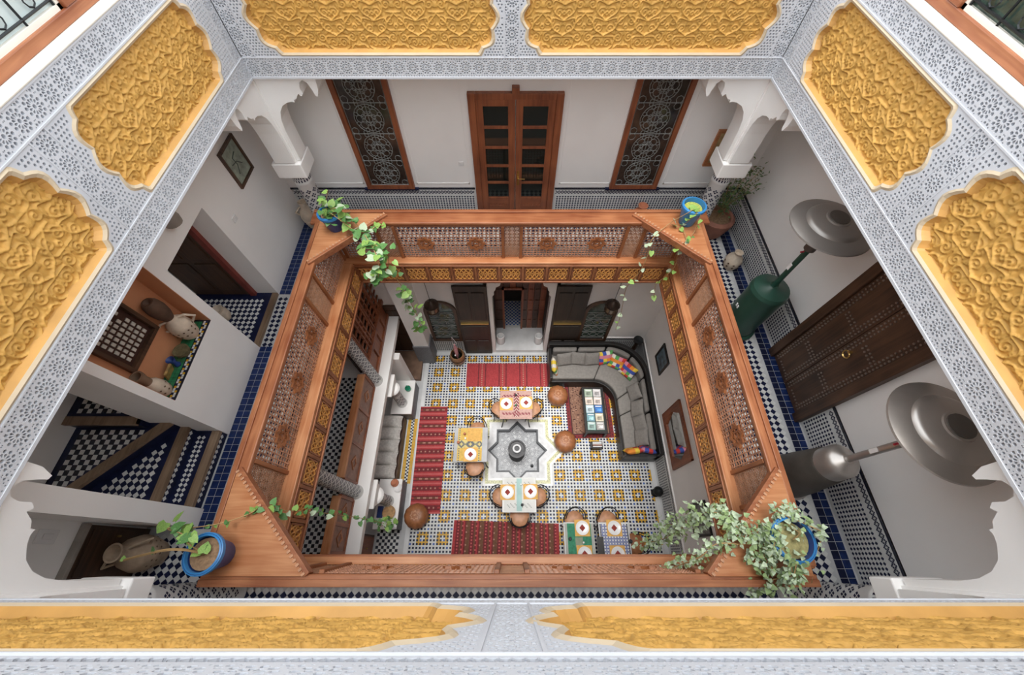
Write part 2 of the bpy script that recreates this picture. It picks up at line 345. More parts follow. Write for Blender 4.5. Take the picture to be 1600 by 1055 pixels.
def carved_wall(S, plane, u0, u1, panels, amp, nm, label, B2=7.945, STT=STT):
    f = side(S, plane); root = thing(nm, f((u0 + u1) / 2, BEAM, 0), label, 'wall', kind='structure')
    B1 = 7.245; PT = B2 - .03; lat = MB(); back = MB(); mould = MB()
    n = round((u1 - u0) / .145); p = (u1 - u0) / n
    for (za, zb) in ((BEAM + .02, B1 - .01), (B2 + .01, STT - .01)):
        vt, H = ros_tile(p, zb - za)
        for k in range(n): put_plate(lat, vt, H, u0 + (k + .5) * p, (za + zb) / 2, f)
        back.poly([f(u0, za, DEP), f(u1, za, DEP), f(u1, zb, DEP), f(u0, zb, DEP)])
    um = (u0 + u1) / 2; bands = [(u0, u0 + .15), (um - .075, um + .075), (u1 - .15, u1)]
    nb = round((B2 - B1) / .14); ph = (B2 - B1) / nb
    for a, b in bands:
        vt, H = ros_tile(b - a, ph)
        for k in range(nb): put_plate(lat, vt, H, (a + b) / 2, B1 + (k + .5) * ph, f)
        back.poly([f(a, B1, DEP), f(b, B1, DEP), f(b, B2, DEP), f(a, B2, DEP)])
    for (a, b), (pu0, pu1) in zip(((bands[0][1], bands[1][0]), (bands[1][1], bands[2][0])), panels):
        rect = [(a, B1), (b, B1), (b, B2), (a, B2)]; out = scallop(pu0, pu1, 7.28, PT, amp, -.012); guard = scallop(pu0, pu1, 7.28, PT, amp, -.042)
        holes = []; pt = .031; j = 0; w = B1 + .02
        cu = []; 
        while w < B2 - .012:
            u = a + .018 + (pt / 2 if j % 2 else 0)
            while u < b - .012: cu.append((u, w)); u += pt
            w += pt * .87; j += 1
        ok = ~inside([c[0] for c in cu], [c[1] for c in cu], guard)
        for c, o_ in zip(cu, ok):
            if o_: holes.append([(c[0] + .0098 * math.cos(g), c[1] + .0098 * math.sin(g)) for g in [2 * PI * k / 6 for k in range(6)]])
        put_plate(lat, cdt_plate(rect, holes + [out]), holes, 0, 0, f)
        v, t = cdt_plate(rect, [out]); back.mesh([f(x, y, DEP) for x, y in v], t)
        carved_panel(root, f, pu0, pu1, 7.28, PT, amp)
    for (a, b, c, d) in [(u0, u1, BEAM, BEAM + .02), (u0, u1, B1 - .01, B1), (u0, u1, B2, B2 + .01), (u0, u1, STT - .01, STT)]: mould.bx(a, b, c, d, -.006, .04, 0, f)
    for a, b in bands:
        for q in (a, b): mould.bx(q - .005, q + .005, B1, B2, -.005, DEP, 0, f)
    stuff(lat.build('stucco_lattice', stucco, root)); back.build('stucco_ground', stucco, root); mould.build('moulding', stucco, root)
    core = MB(); core.bx(u0 - .36, u1 + .36, BEAM + .001, STT, .085, .36, 0, f); core.bx(u0, u1, BEAM + .001, BEAM + .02, .02, .085, 0, f); core.bx(u0, u1, STT - .02, STT, .02, .085, 0, f)
    core.build('wall_core', plaster, root)
    s = MB(); s.bx(u0 - .2, u1 + .2, STT, STT + .02, -.012, .2, 0, f); s.build('sill', plaster_c, root, bev=.008)
    return root
hN = [(-2.59, -.17), (.13, 2.58)]
carved_wall('N', YN, XW, XE, hN, .31, 'wall_upper_north', 'far white carved stucco wall with two ochre arabesque panels')
carved_wall('S', YS, XW, XE, hN, .31, 'wall_upper_south', 'near white carved stucco wall seen edge-on along the bottom', 8.30, 8.62)
carved_wall('W', XW, YS, YN, [(.22, 2.04), (2.42, 4.24)], .22, 'wall_upper_west', 'white carved stucco wall above the staircase and niche')
carved_wall('E', XE, YS, YN, [(.22, 2.04), (2.42, 4.24)], .22, 'wall_upper_east', 'white carved stucco wall above the patio heaters')

# ------------------------------------------------------------------ gallery shell
def slab(name, boxes, mats, label, cat='wall', bev=0):
    b0 = boxes[0]; root = thing(name, ((b0[0] + b0[1]) / 2, (b0[2] + b0[3]) / 2, b0[4]), label, cat, kind='structure')
    mb = MB()
    for b in boxes: mb.bx(*b[:6], b[6] if len(b) > 6 else 0)
    mb.build('masonry', mats, root, bev=bev); return root
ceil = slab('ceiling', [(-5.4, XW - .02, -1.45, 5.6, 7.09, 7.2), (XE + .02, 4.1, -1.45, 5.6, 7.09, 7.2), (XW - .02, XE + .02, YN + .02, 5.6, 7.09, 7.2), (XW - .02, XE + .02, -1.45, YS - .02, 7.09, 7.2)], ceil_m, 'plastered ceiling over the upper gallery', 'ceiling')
gfl = slab('floor_gallery', [(-5.4, -2.95 + .12, -1.45, 5.6, 4.05, G1 - .004), (2.77, 4.1, -1.45, 5.6, 4.05, G1 - .004), (-2.84, 2.78, 4.42, 5.6, 4.05, G1 - .004), (-2.84, 2.78, -1.45, -.17, 4.05, G1 - .004)], grout, 'gallery floor of navy and white diamond tiles', 'floor')
fl = lambda x, y, d: (x, y, G1 - .001 - d)
mb = MB()
tiles(mb, 2.92, 3.64, -1.2, 5.2, .058, fl, rot=True)
tiles(mb, -3.52, -2.98, -1.2, 5.2, .058, fl, rot=True); tiles(mb, -3.71, -3.53, 2.70, 3.64, .058, fl, rot=True)
tiles(mb, -2.95, 2.9, 4.66, 5.2, .058, fl, rot=True)
tiles(mb, -2.95, 2.9, -1.15, -.28, .058, fl, rot=True)
tiles(mb, -4.22, -3.55, -1.2, .26, .058, fl, rot=True)
tiles(mb, -4.95, -3.83, 2.78, 3.56, .056, lambda x, y, d: (x, y, G1 + .046), rot=True)
stuff(mb.build('diamond_tiles', [white_t, navy], gfl)); mb = MB(); mb.bx(-5.0, -3.80, 2.70, 3.65, G1 - .01, G1 + .045); mb.build('recess_floor', navy, gfl)
mb = MB()
bt = lambda i, j, x, y: (i * 7 + j * 3 + int(x * 31)) % 3 % 2
for (a, b, c, d) in ((3.65, GE, -1.2, 5.2), (GW, -3.54, .28, 2.69), (GW, -3.54, 3.65, 5.4), (2.86, 2.915, -1.2, 5.2), (-2.975, -2.93, -1.2, 5.2), (-3.7, 3.85, 5.21, 5.4), (-2.95, 2.9, -.275, -.24)): tiles(mb, a, b, c, d, .09 if min(b - a, d - c) > .1 else .045, fl, pick=bt)
stuff(mb.build('blue_border_tiles', [navy, M('tile_deep_blue', (.012, .028, .11), .4, var=.4, vs_=12, spec=.25)], gfl))
def dado(root, f, u0, u1, z0, z1, skip=(), pt=.046):
    b = MB()
    segs = []; x = u0
    for a, c in sorted(skip): segs.append((x, a)); x = c
    segs.append((x, u1))
    t = MB()
    for a, c in segs:
        b.bx(a, c, z0, z1, -.012, .0, 0, f)
        fz = lambda u, w, d: f(u, w, -.0135)
        tiles(t, a + .01, c - .01, z0 + .02, z1 - .13, pt * .72, fz, rot=True, gap=.16, pick=lambda i, j, x, y, k: None if k else 0)
        tiles(t, a + .01, c - .01, z1 - .125, z1 - .035, pt * .42, fz, rot=True, gap=.12, pick=lambda i, j, x, y, k: None if (i + j) % 2 and k else 0)
        b.bx(a, c, z1 - .03, z1, -.016, 0, 1, f)
    b.build('dado_bed', [white_t, black_t], root); stuff(t.build('dado_tiles', navy, root))
gn = slab('wall_gallery_north', [(-4.2, 4.06, GN, GN + .2, G1 - .2, 7.1)], plaster, 'white gallery wall behind the glazed double door')
dado(gn, side('N', GN), -3.72, GE, G1, 4.92, [(-.62, .72)])
mb = MB()
for a, b in ((-3.5, -2.45), (-1.58, -.7), (.78, 1.62), (2.5, 3.5)):
    for q in ((a, b, 5.0, 5.018), (a, a + .018, 5.0, 6.8), (b - .018, b, 5.0, 6.8)): mb.bx(q[0], q[1], GN - .012, GN, q[2], q[3])
mb.build('wall_moulding', plaster, gn)
ge = slab('wall_gallery_east', [(GE, GE + .2, -1.45, 5.6, G1 - .2, 7.1)], plaster, 'white gallery wall behind the two patio heaters')
dado(ge, side('E', GE), -1.2, 5.38, G1, 4.93, [(1.56, 2.66)])
slab('wall_gallery_south', [(-5.2, 4.06, GS - .2, GS, G1 - .2, 7.1)], plaster, 'white gallery wall on the near side')
slab('wall_gallery_west', [(-5.2, GW, 3.65, 5.42, G1 - .01, 7.1), (-5.0, GW, 2.69, 3.65, 6.08, 7.1), (-5.2, -5.0, 2.6, 3.66, G1 - .01, 7.1)], plaster, 'white gallery wall with the framed picture and the door recess')
blk = slab('wall_niche_block', [(-4.35, GW, 1.40, 2.69, G1 - .01, 5.30), (-4.35, GW, 2.55, 2.69, 5.30, 7.1), (-4.35, GW, 1.40, 1.50, 5.30, 7.1), (-4.35, -3.96, 1.50, 2.55, 5.3, 7.1)], plaster, 'white wall block with the orange niche and green tiled ledge')
mb = MB(); mb.bx(-3.96, -3.955, 1.5, 2.55, 5.3, 7.1); mb.bx(-3.96, GW - .004, 2.545, 2.55, 5.3, 7.1); mb.bx(-3.96, GW - .004, 1.5, 1.505, 5.3, 7.1); mb.build('niche_lining', orange_w, blk)
mb = MB(); mb.bx(-3.953, GW + .002, 1.506, 2.544, 5.3, 5.308)
mb.build('niche_ledge', black_t, blk)
ft = lambda x, y, d: (x, y, 5.3095 - d)
mb = MB(); tiles(mb, -3.95, -3.80, 1.52, 2.53, .05, ft, gap=.05, pick=lambda i, j, x, y: 0)
tiles(mb, -3.79, -3.735, 1.51, 2.54, .0275, ft, gap=.1, pick=lambda i, j, x, y: (1, 2, 3, 1)[(i * 2 + j) % 4])
stuff(mb.build('ledge_tiles', [grn_t, white_t, yel_t, navy], blk))
slab('wall_stair_partition', [(-5.3, GW + .02, .30, .50, G1 - .01, 7.1)], plaster, 'white partition end between staircase and low cupboard')
slab('wall_stair_back', [(-5.4, -5.2, .3, 2.8, G1 - .1, 7.1), (-5.3, -4.3, 2.55, 2.7, G1 - .1, 7.1)], plaster, 'plain wall behind the winding stair')
slab('wall_gallery_corner', [(-4.5, -4.3, -1.3, .31, G1 - .01, 7.1)], plaster, 'shaded wall above the low cupboard beside the stair partition')

# stairs
st = thing('staircase', (-3.72, .95, G1), 'winding tiled staircase with wooden nosings beside the niche block', 'stairs')
def prismz(poly, z0, z1, name, mats, parent, m=0):
    b = MB(); b.prism(poly, z0, z1, lambda u, w, d: (u, w, d), m); return b.build(name, mats, parent)
steps = [([(-3.74, .5), (-3.74, 1.4), (-5.2, 1.4), (-5.2, .5)], 4.47), ([(-4.02, .5), (-4.02, 1.4), (-5.2, 1.4), (-5.2, .5)], 4.64),
         ([(-4.10, 1.4), (-5.0, .5), (-5.2, .5), (-5.2, 1.4)], 4.81), ([(-4.35, 1.34), (-5.2, 1.34), (-5.2, 2.55), (-4.35, 2.55)], 4.98)]
nos = [((-3.74, .5), (-3.74, 1.4)), ((-4.02, .5), (-4.02, 1.4)), ((-5.0, .5), (-4.10, 1.4)), ((-5.2, 1.34), (-4.35, 1.34))]
for k, (pl, z) in enumerate(steps):
    s_ = prismz(pl, z - .17 if k else G1, z, 'step', [navy], st)
    a = Vector(nos[k][0]); b = Vector(nos[k][1]); dv = (b - a).normalized(); nv = Vector((-dv.y, dv.x))
    if k == 3: nv = Vector((0, 1))
    if k == 2: nv = Vector((-dv.y, dv.x))
    A = [a - nv * .015, b - nv * .015, b + nv * .085, a + nv * .085]
    q = MB(); q.prism([tuple(p) for p in A], z - .045, z + .004, lambda u, w, d: (u, w, d)); q.build('nosing', wn := WOOD('nosing_wood', (.16, .10, .06), (.34, .24, .16), 'Y'), s_)
    t = MB(); fz = lambda x, y, d, z=z: (x, y, z + .0015)
    if k == 0: tiles(t, -4.015, -3.84, .52, 1.39, .040, fz, rot=True)
    if k == 1: tiles(t, -5.0, -4.13, .53, 1.38, .056, fz, rot=True, keep=lambda x, y: y < .5 + (x + 5.0) * 1.0 - .06)
    if k == 2: tiles(t, -5.12, -4.2, .56, 1.30, .058, fz, keep=lambda x, y: y > .5 + (x + 5.0) + .17)
    if k == 3: tiles(t, -5.1, -4.4, 1.46, 2.5, .058, fz)
    stuff(t.build('tread_tiles', [white_t, navy if k < 2 else black_t], s_))
    if k in (0, 1):
        t = MB(); X0 = nos[k][0][0]
        fr = lambda u, w, d, X0=X0: (X0 + .002, u, w)
        tiles(t, .52, 1.39, z - .15, z - .05, .045, fr, rot=True); stuff(t.build('riser_tiles', [white_t, navy], s_))
# ------------------------------------------------------------------ columns and brackets under the carved walls
def motif_ring(mb, c, r, z0, z1, nA, step, size):
    rows = int((z1 - z0) / step)
    for j in range(rows):
        for i in range(nA):
            a0 = 2 * PI * (i + .5 * (j % 2)) / nA; z = z0 + (j + .5) * step
            for (da, dz) in ((0, size * .62), (0, -size * .62), (size * .62 / r, 0), (-size * .62 / r, 0)):
                e = size * .46
                pts = []
                for (pa, pz) in ((e / r, 0), (0, e), (-e / r, 0), (0, -e)):
                    a = a0 + da + pa; pts.append((c[0] + (r + .0015) * math.cos(a), c[1] + (r + .0015) * math.sin(a), z + dz + pz))
                mb.poly(pts)
def column(name, x, y, z0, z1, r, label, cat='column', base=True, tile=True, group=None):
    t = thing(name, (x, y, z0), label, cat, group)
    b = MB(); b.lathe([(r * 1.18, z0), (r * 1.18, z0 + .05), (r, z0 + .08), (r, z1 - .2), (r * 1.05, z1 - .19), (r * 1.05, z1 - .15), (r, z1 - .14), (r, z1)], (x, y, 0), 24); b.build('shaft', white_t, t, smooth=True)
    m_ = MB(); nA = max(7, int(2 * PI * r / .098)); motif_ring(m_, (x, y), r, z0 + .1, z1 - .22, nA, .075, .035); stuff(m_.build('quatrefoil_tiles', navy, t))
    m_ = MB()
    for (za, zb, n) in ((z1 - .09, z1 - .02, 26), (z1 - .14, z1 - .10, 20)):
        for i in range(n):
            a = 2 * PI * i / n; e = PI / n * .9
            m_.poly([(x + (r + .002) * math.cos(a + s * e / 2), y + (r + .002) * math.sin(a + s * e / 2), zz) for s, zz in ((-1, za), (1, za), (1, zb), (-1, zb))])
    stuff(m_.build('collar_tiles', navy, t)); return t
BR = [(-.15, 7.03), (.84, 7.03), (.84, 6.97), (.83, 6.88), (.79, 6.80), (.765, 6.81), (.755, 6.87), (.735, 6.945), (.69, 6.98), (.645, 6.955), (.625, 6.90), (.63, 6.83), (.60, 6.80), (.575, 6.83), (.55, 6.80), (.53, 6.775), (.49, 6.76), (.485, 6.73), (.455, 6.74), (.40, 6.73), (.32, 6.69), (.26, 6.62), (.22, 6.52), (.20, 6.38), (.195, 6.12), (.195, 5.96), (-.15, 5.96)]
CX, CYN, CYS = 3.06, 4.82, -.34
for (cx, cy, sx, sy, lab) in ((-CX, CYN, 1, -1, 'far white column bracket beside the framed picture'), (CX, CYN, -1, -1, 'far white column bracket above the terracotta planter'), (-CX, CYS, 1, 1, 'near white column bracket beside the low cupboard'), (CX, CYS, -1, 1, 'near white column bracket beside the steel heater')):
    t = thing('column_bracket', (cx, cy, 5.72), lab + ' with scalloped edge', 'bracket', 'scalloped brackets under the carved walls')
    b = MB(); b.bx(cx - .2, cx + .2, cy - .2, cy + .2, 5.72, 5.94); b.build('capital_block', plaster, t, bev=.012)
    b = MB(); b.bx(cx - .15, cx + .15, cy - .15, cy + .15, 5.94, BEAM); b.build('capital_core', plaster, t)
    b = MB(); b.prism(BR, -.13, .13, lambda u, w, d: (cx + sx * u, cy + d, w)); b.build('bracket_arm', plaster, t)
    b = MB(); b.prism(BR, -.13, .13, lambda u, w, d: (cx + d, cy + sy * u, w)); b.build('bracket_arm', plaster, t)
for (cx, cy, lab) in ((-CX, CYN, 'navy and white tiled column behind the leafiest ivy pot'), (CX, CYN, 'navy and white tiled column beside the terracotta planter'), (-CX, CYS, 'navy and white tiled column beside the floor urn'), (CX, CYS, 'navy and white tiled column beside the bushy small-leaved ivy')):
    column('tiled_column', cx, cy, G1, 5.72, .125, lab, group='tiled columns at the gallery corners')
# ------------------------------------------------------------------ gallery doors and windows
d1 = thing('door_1', (.05, GN, G1), 'glazed reddish wooden double door on the far gallery wall', 'door', kind='structure')
b = MB()
for q in ((-.60, -.50, G1, 6.48), (.60, .70, G1, 6.48), (-.50, .60, 6.40, 6.48)): b.bx(q[0], q[1], GN - .07, GN + .02, q[2], q[3])
b.bx(-.0, .1, GN - .09, GN, 6.482, 6.56); b.build('door_frame', wred, d1, bev=.006)
for k, (a, c) in enumerate(((-.50, .045), (.055, .60))):
    b = MB(); y0, y1 = GN - .05, GN - .01
    b.bx(a, a + .1, y0, y1, G1 + .01, 6.40); b.bx(c - .1, c, y0, y1, G1 + .01, 6.40); b.bx(a + .1, c - .1, y0, y1, 6.30, 6.40); b.bx(a + .1, c - .1, y0, y1, G1 + .01, G1 + .14)
    zs = [4.74 + i * .315 for i in range(6)]
    for z in zs[:-1]: b.bx(a + .1, c - .1, y0, y1, z - .022, z + .022)
    lf = b.build('door_leaf', wred, d1, bev=.005)
    for i in range(5):
        g = MB(); g.bx(a + .1, c - .1, GN - .032, GN - .026, zs[i] + .02, min(6.30, zs[i + 1] - .02 if i < 4 else 6.30)); g.build('pane', glass_d, lf)
    g = MB(); g.bx(a + .1, c - .1, GN - .04, GN - .02, G1 + .14, 4.72); 
    for q in range(6):
        xx = a + .13 + q * .055; g.prism([(xx - .02, 4.58), (xx, 4.54), (xx + .02, 4.58), (xx, 4.62)], GN - .052, GN - .04, lambda u, w, d: (u, d, w))
    g.build('carved_board', wredx, lf)
    if k == 1:
        h = MB(); h.bx(a + .025, a + .06, GN - .06, GN - .05, 5.02, 5.28); h.tube([(a + .04, GN - .055, 5.17), (a + .04, GN - .10, 5.17), (a + .15, GN - .10, 5.165)], .009, 6); h.build('door_handle', brass, lf)
def loop(mb, f, c, r, n=14, t=.006, d=0, ax=(1, 1), a0=0, a1=2 * PI):
    mb.tube([f(c[0] + r * ax[0] * math.cos(a0 + (a1 - a0) * k / n), c[1] + r * ax[1] * math.sin(a0 + (a1 - a0) * k / n), d) for k in range(n + 1)], t, 4, caps=False)
def grille_window(name, S, plane, u0, u1, z0, z1, rows, label, glass, wood_m, iron_m, fr=.09):
    f = side(S, plane); root = thing(name, f((u0 + u1) / 2, z0, 0), label, 'window', kind='structure')
    b = MB()
    for q in ((u0, u0 + fr, z0, z1), (u1 - fr, u1, z0, z1), (u0 + fr, u1 - fr, z0, z0 + fr), (u0 + fr, u1 - fr, z1 - fr, z1)): b.bx(*q, -.05, .02, 0, f)
    b.build('window_frame', wood_m, root, bev=.006)
    g = MB(); g.bx(u0 + fr, u1 - fr, z0 + fr, z1 - fr, -.006, 0, 0, f); g.build('pane', glass, root)
    a, c = u0 + fr, u1 - fr; za, zc = z0 + fr, z1 - fr; w = c - a; hh = (zc - za) / rows
    g = MB()
    for k in range(rows + 1): g.tube([f(a, za + k * hh, -.02), f(c, za + k * hh, -.02)], .007, 4)
    for u in (a + .012, c - .012, (a + c) / 2): g.tube([f(u, za, -.02), f(u, zc, -.02)], .006, 4)
    for k in range(rows):
        cc = ((a + c) / 2, za + (k + .5) * hh); R = min(w, hh) * .46
        loop(g, f, cc, R, 18, .006, -.02, (w * .47 / R if w < hh else 1, 1)); loop(g, f, cc, R * .28, 10, .006, -.02)
        for q in range(8):
            an = (q + .5) * PI / 4; loop(g, f, (cc[0] + R * .38 * math.cos(an), cc[1] + R * .38 * math.sin(an)), R * .16, 7, .005, -.021); loop(g, f, (cc[0] + R * .86 * math.cos(an), cc[1] + R * .86 * math.sin(an)), R * .13, 7, .005, -.021); an = q * PI / 4; loop(g, f, (cc[0] + R * .6 * math.cos(an), cc[1] + R * .6 * math.sin(an)), R * .26, 8, .005, -.022)
        for sx in (-1, 1):
            for sy in (-1, 1): loop(g, f, (cc[0] + sx * w * .40, cc[1] + sy * hh * .40), min(w, hh) * .11, 8, .005, -.02); loop(g, f, (cc[0] + sx * w * .18, cc[1] + sy * hh * .45), min(w, hh) * .06, 7, .005, -.02)
    stuff(g.build('scrollwork', iron_m, root)); return root
iron_g = M('iron_grey', (.26, .27, .26), .5, metal=.3, var=.3, vs_=20); glass_r = M('glass_brownish', (.05, .035, .028), .12, var=.5, vs_=7, spec=.5)
grille_window('window_1', 'N', GN - .01, -2.40, -1.62, 4.93, 6.86, 4, 'tall grilled window in red wood above the leafiest ivy pot', glass_r, wred, iron_g, .075)
grille_window('window_2', 'N', GN - .01, 1.62, 2.40, 4.93, 6.86, 4, 'tall grilled window in red wood above the small clay pot', glass_r, wred, iron_g, .075)
b = MB(); b.bx(-2.46, -1.56, GN - .05, GN, 4.90, 4.93); b.bx(1.56, 2.46, GN - .05, GN, 4.90, 4.93); b.build('window_ledge', navy, gn)
# studded door
d2 = thing('door_2', (GE, 2.1, G1), 'dark brown studded wooden door between the two heaters', 'door', kind='structure'); fE = side('E', GE)
b = MB()
for q in ((1.56, 1.68, G1, 7.0), (2.54, 2.66, G1, 7.0)): b.bx(q[0], q[1], q[2], q[3], -.09, 0, 0, fE)
b.build('door_frame', wdk, d2, bev=.008)
for (a, c) in ((1.68, 2.107), (2.113, 2.54)):
    b = MB(); b.bx(a, c, G1 + .02, 7.0, -.05, -.005, 0, fE); lf = b.build('door_leaf', wdk, d2, bev=.004)
    s_ = MB()
    def stud(u, w): s_.prism([(u + .012 * math.cos(k * PI / 3), w + .012 * math.sin(k * PI / 3)) for k in range(6)], -.062, -.05, fE)
    for w in np.arange(G1 + .1, 6.95, .05):
        for u in (a + .035, a + .075, c - .035, c - .075): stud(u, w)
    for zz in (G1 + .12, 4.95, 5.0, 5.65, 5.70, 6.35):
        for u in np.arange(a + .11, c - .1, .045): stud(u, zz)
    stuff(s_.build('studs', M('stud_iron', (.26, .21, .18), .4, metal=.5, var=.2), lf))
b = MB(); loop(b, fE, (2.0, 5.45), .045, 12, .009, -.075); b.tube([fE(2.0, 5.5, -.05), fE(2.0, 5.5, -.085)], .018, 8); b.build('door_knocker', brass, d2)
# recess door
d3 = thing('door_3', (-4.5, 3.65, G1 + .045), 'dark panelled door with red frame in the white recess', 'door', kind='structure'); fR = side('N', 3.65)
b = MB(); b.bx(-4.12, -4.04, G1 + .045, 6.07, -.06, 0, 0, fR); b.build('door_frame', M('frame_red', (.20, .04, .03), .5, var=.2), d3)
b = MB(); b.bx(-4.98, -4.12, G1 + .05, 6.06, -.035, 0, 0, fR); lf = b.build('door_leaf', wdk, d3)
for (a, c, z0, z1) in ((-4.90, -4.58, 4.5, 5.1), (-4.50, -4.20, 4.5, 5.1), (-4.90, -4.58, 5.2, 5.95), (-4.50, -4.20, 5.2, 5.95)):
    b = MB(); b.bx(a, c, z0, z1, -.05, -.035, 0, fR); b.build('door_panel', wdk, d3, bev=.012)
b = MB(); b.bx(-3.80, -3.72, 2.69, 3.65, G1, G1 + .05); tag(b.build('threshold', wn, None), 'worn wooden threshold in front of the recess door', 'threshold')
# dark door by the partition
cu = thing('low_cupboard', (-4.27, -.4, G1), 'dark wooden low cupboard against the wall behind the floor urn', 'cupboard'); fW4 = side('W', -4.3)
b = MB(); b.bx(-1.2, .28, G1, 5.05, -.06, 0, 0, fW4); b.build('body', wdky, cu)
b = MB(); b.bx(-1.2, .29, 5.05, 5.09, -.075, 0, 0, fW4); b.build('top_board', M('board_grey', (.30, .27, .24), .6, var=.2), cu, bev=.005)
for (a, c) in ((-1.15, -.70), (-.66, -.22), (-.18, .25)):
    b = MB(); b.bx(a, c, G1 + .06, 5.0, -.075, -.06, 0, fW4); dd = b.build('door', wdky, cu, bev=.004); b = MB(); b.tube([fW4(c - .06, 4.7, -.075), fW4(c - .06, 4.7, -.10)], .012, 6); b.build('knob', brass, dd)
# small fittings on the gallery walls
def plate_(name, f, u, w, su, sw, mat, label, cat, d=-.015):
    b = MB(); b.bx(u - su, u + su, w - sw, w + sw, d, 0, 0, f); b.bx(u - su * .4, u + su * .4, w - sw * .5, w + sw * .5, d - .008, d, 0, f); return tag(b.build(name, mat, None, bev=.004), label, cat)
plate_('light_switch', side('N', GN), -.80, 5.38, .04, .035, china, 'white switch plate on the wall beside the glazed door', 'switch')
plate_('light_switch', side('W', GW), 3.95, 5.62, .045, .04, china, 'white switch plate on the wall near the framed picture', 'switch')
plate_('wall_socket', side('W', -4.3), .16, 5.36, .06, .09, china, 'white socket plate on the shaded wall above the low cupboard', 'socket')
b = MB(); b.lathe([(.02, 0), (.09, .02), (.10, .08), (.075, .2), (.05, .3), (.0, .33)], (-3.66, 3.15, 6.30), 14); tag(b.build('wall_sconce', M('sconce_grey', (.30, .27, .24), .7, var=.1), None, smooth=True), 'grey half-round wall sconce above the recess door', 'wall lamp')
def framed(name, f, u0, u1, z0, z1, frm, art, label, fw=.05, cat='picture', extra=None):
    t = thing(name, f((u0 + u1) / 2, z0, 0), label, cat); b = MB()
    for q in ((u0, u0 + fw, z0, z1), (u1 - fw, u1, z0, z1), (u0 + fw, u1 - fw, z0, z0 + fw), (u0 + fw, u1 - fw, z1 - fw, z1)): b.bx(*q, -.035, 0, 0, f)
    b.build('picture_frame', frm, t, bev=.004); b = MB(); b.bx(u0 + fw, u1 - fw, z0 + fw, z1 - fw, -.012, 0, 0, f); b.build('artwork', art, t)
    if extra: extra(t, f)
    return t
sheet = M('print_green_grey', (.30, .34, .28), .6, var=.35, vs_=10)
def sketch(t, f):
    b = MB(); b.tube([f(4.55, 5.85, -.014), f(4.62, 5.95, -.014), f(4.60, 6.05, -.014), f(4.70, 6.08, -.014)], .008, 4); b.tube([f(4.52, 6.0, -.014), f(4.64, 5.98, -.014), f(4.72, 5.9, -.014)], .007, 4); b.build('drawing', M('ink_dark', (.10, .12, .11), .8), t)
framed('framed_picture', side('W', GW), 4.40, 4.86, 5.72, 6.24, wdk, sheet, 'small wooden framed print on the white wall above the recess corner', .035, extra=sketch)
framed('framed_picture', side('N', GN), 3.0, 3.45, 5.35, 5.95, wl, M('print_ochre', (.42, .30, .14), .6, var=.4, vs_=8), 'wooden framed picture half hidden behind the far column', .05)
# window in the niche
t = thing('niche_window', (-3.95, 1.94, 5.72), 'dark wooden lattice window with small openings inside the orange niche', 'window'); fN = side('W', -3.955)
b = MB()
for q in ((1.66, 1.70, 5.68, 6.32), (2.18, 2.22, 5.68, 6.32), (1.70, 2.18, 5.68, 5.72), (1.70, 2.18, 6.28, 6.32)): b.bx(*q, -.05, -.0, 0, fN)
b.build('window_frame', wdk, t)
b = MB(); b.bx(1.70, 2.18, 5.72, 6.28, -.006, 0, 0, fN); b.build('backing', M('board_dark', (.05, .02, .014), .6, var=.2), t)
for i in range(7):
    for j in range(7):
        if (i, j) in ((5, 5), (6, 4), (2, 6)): continue
        u = 1.77 + i * .057; w = 5.785 + j * .070; q = MB(); q.bx(u - .017, u + .017, w - .022, w + .022, -.016, -.006, 0, fN); q.build('opening', M('hole_daylight', (.55, .53, .48), .4, var=.2, vs_=20), t)  # pale solid blocks; their colour stands in for light showing through the holes
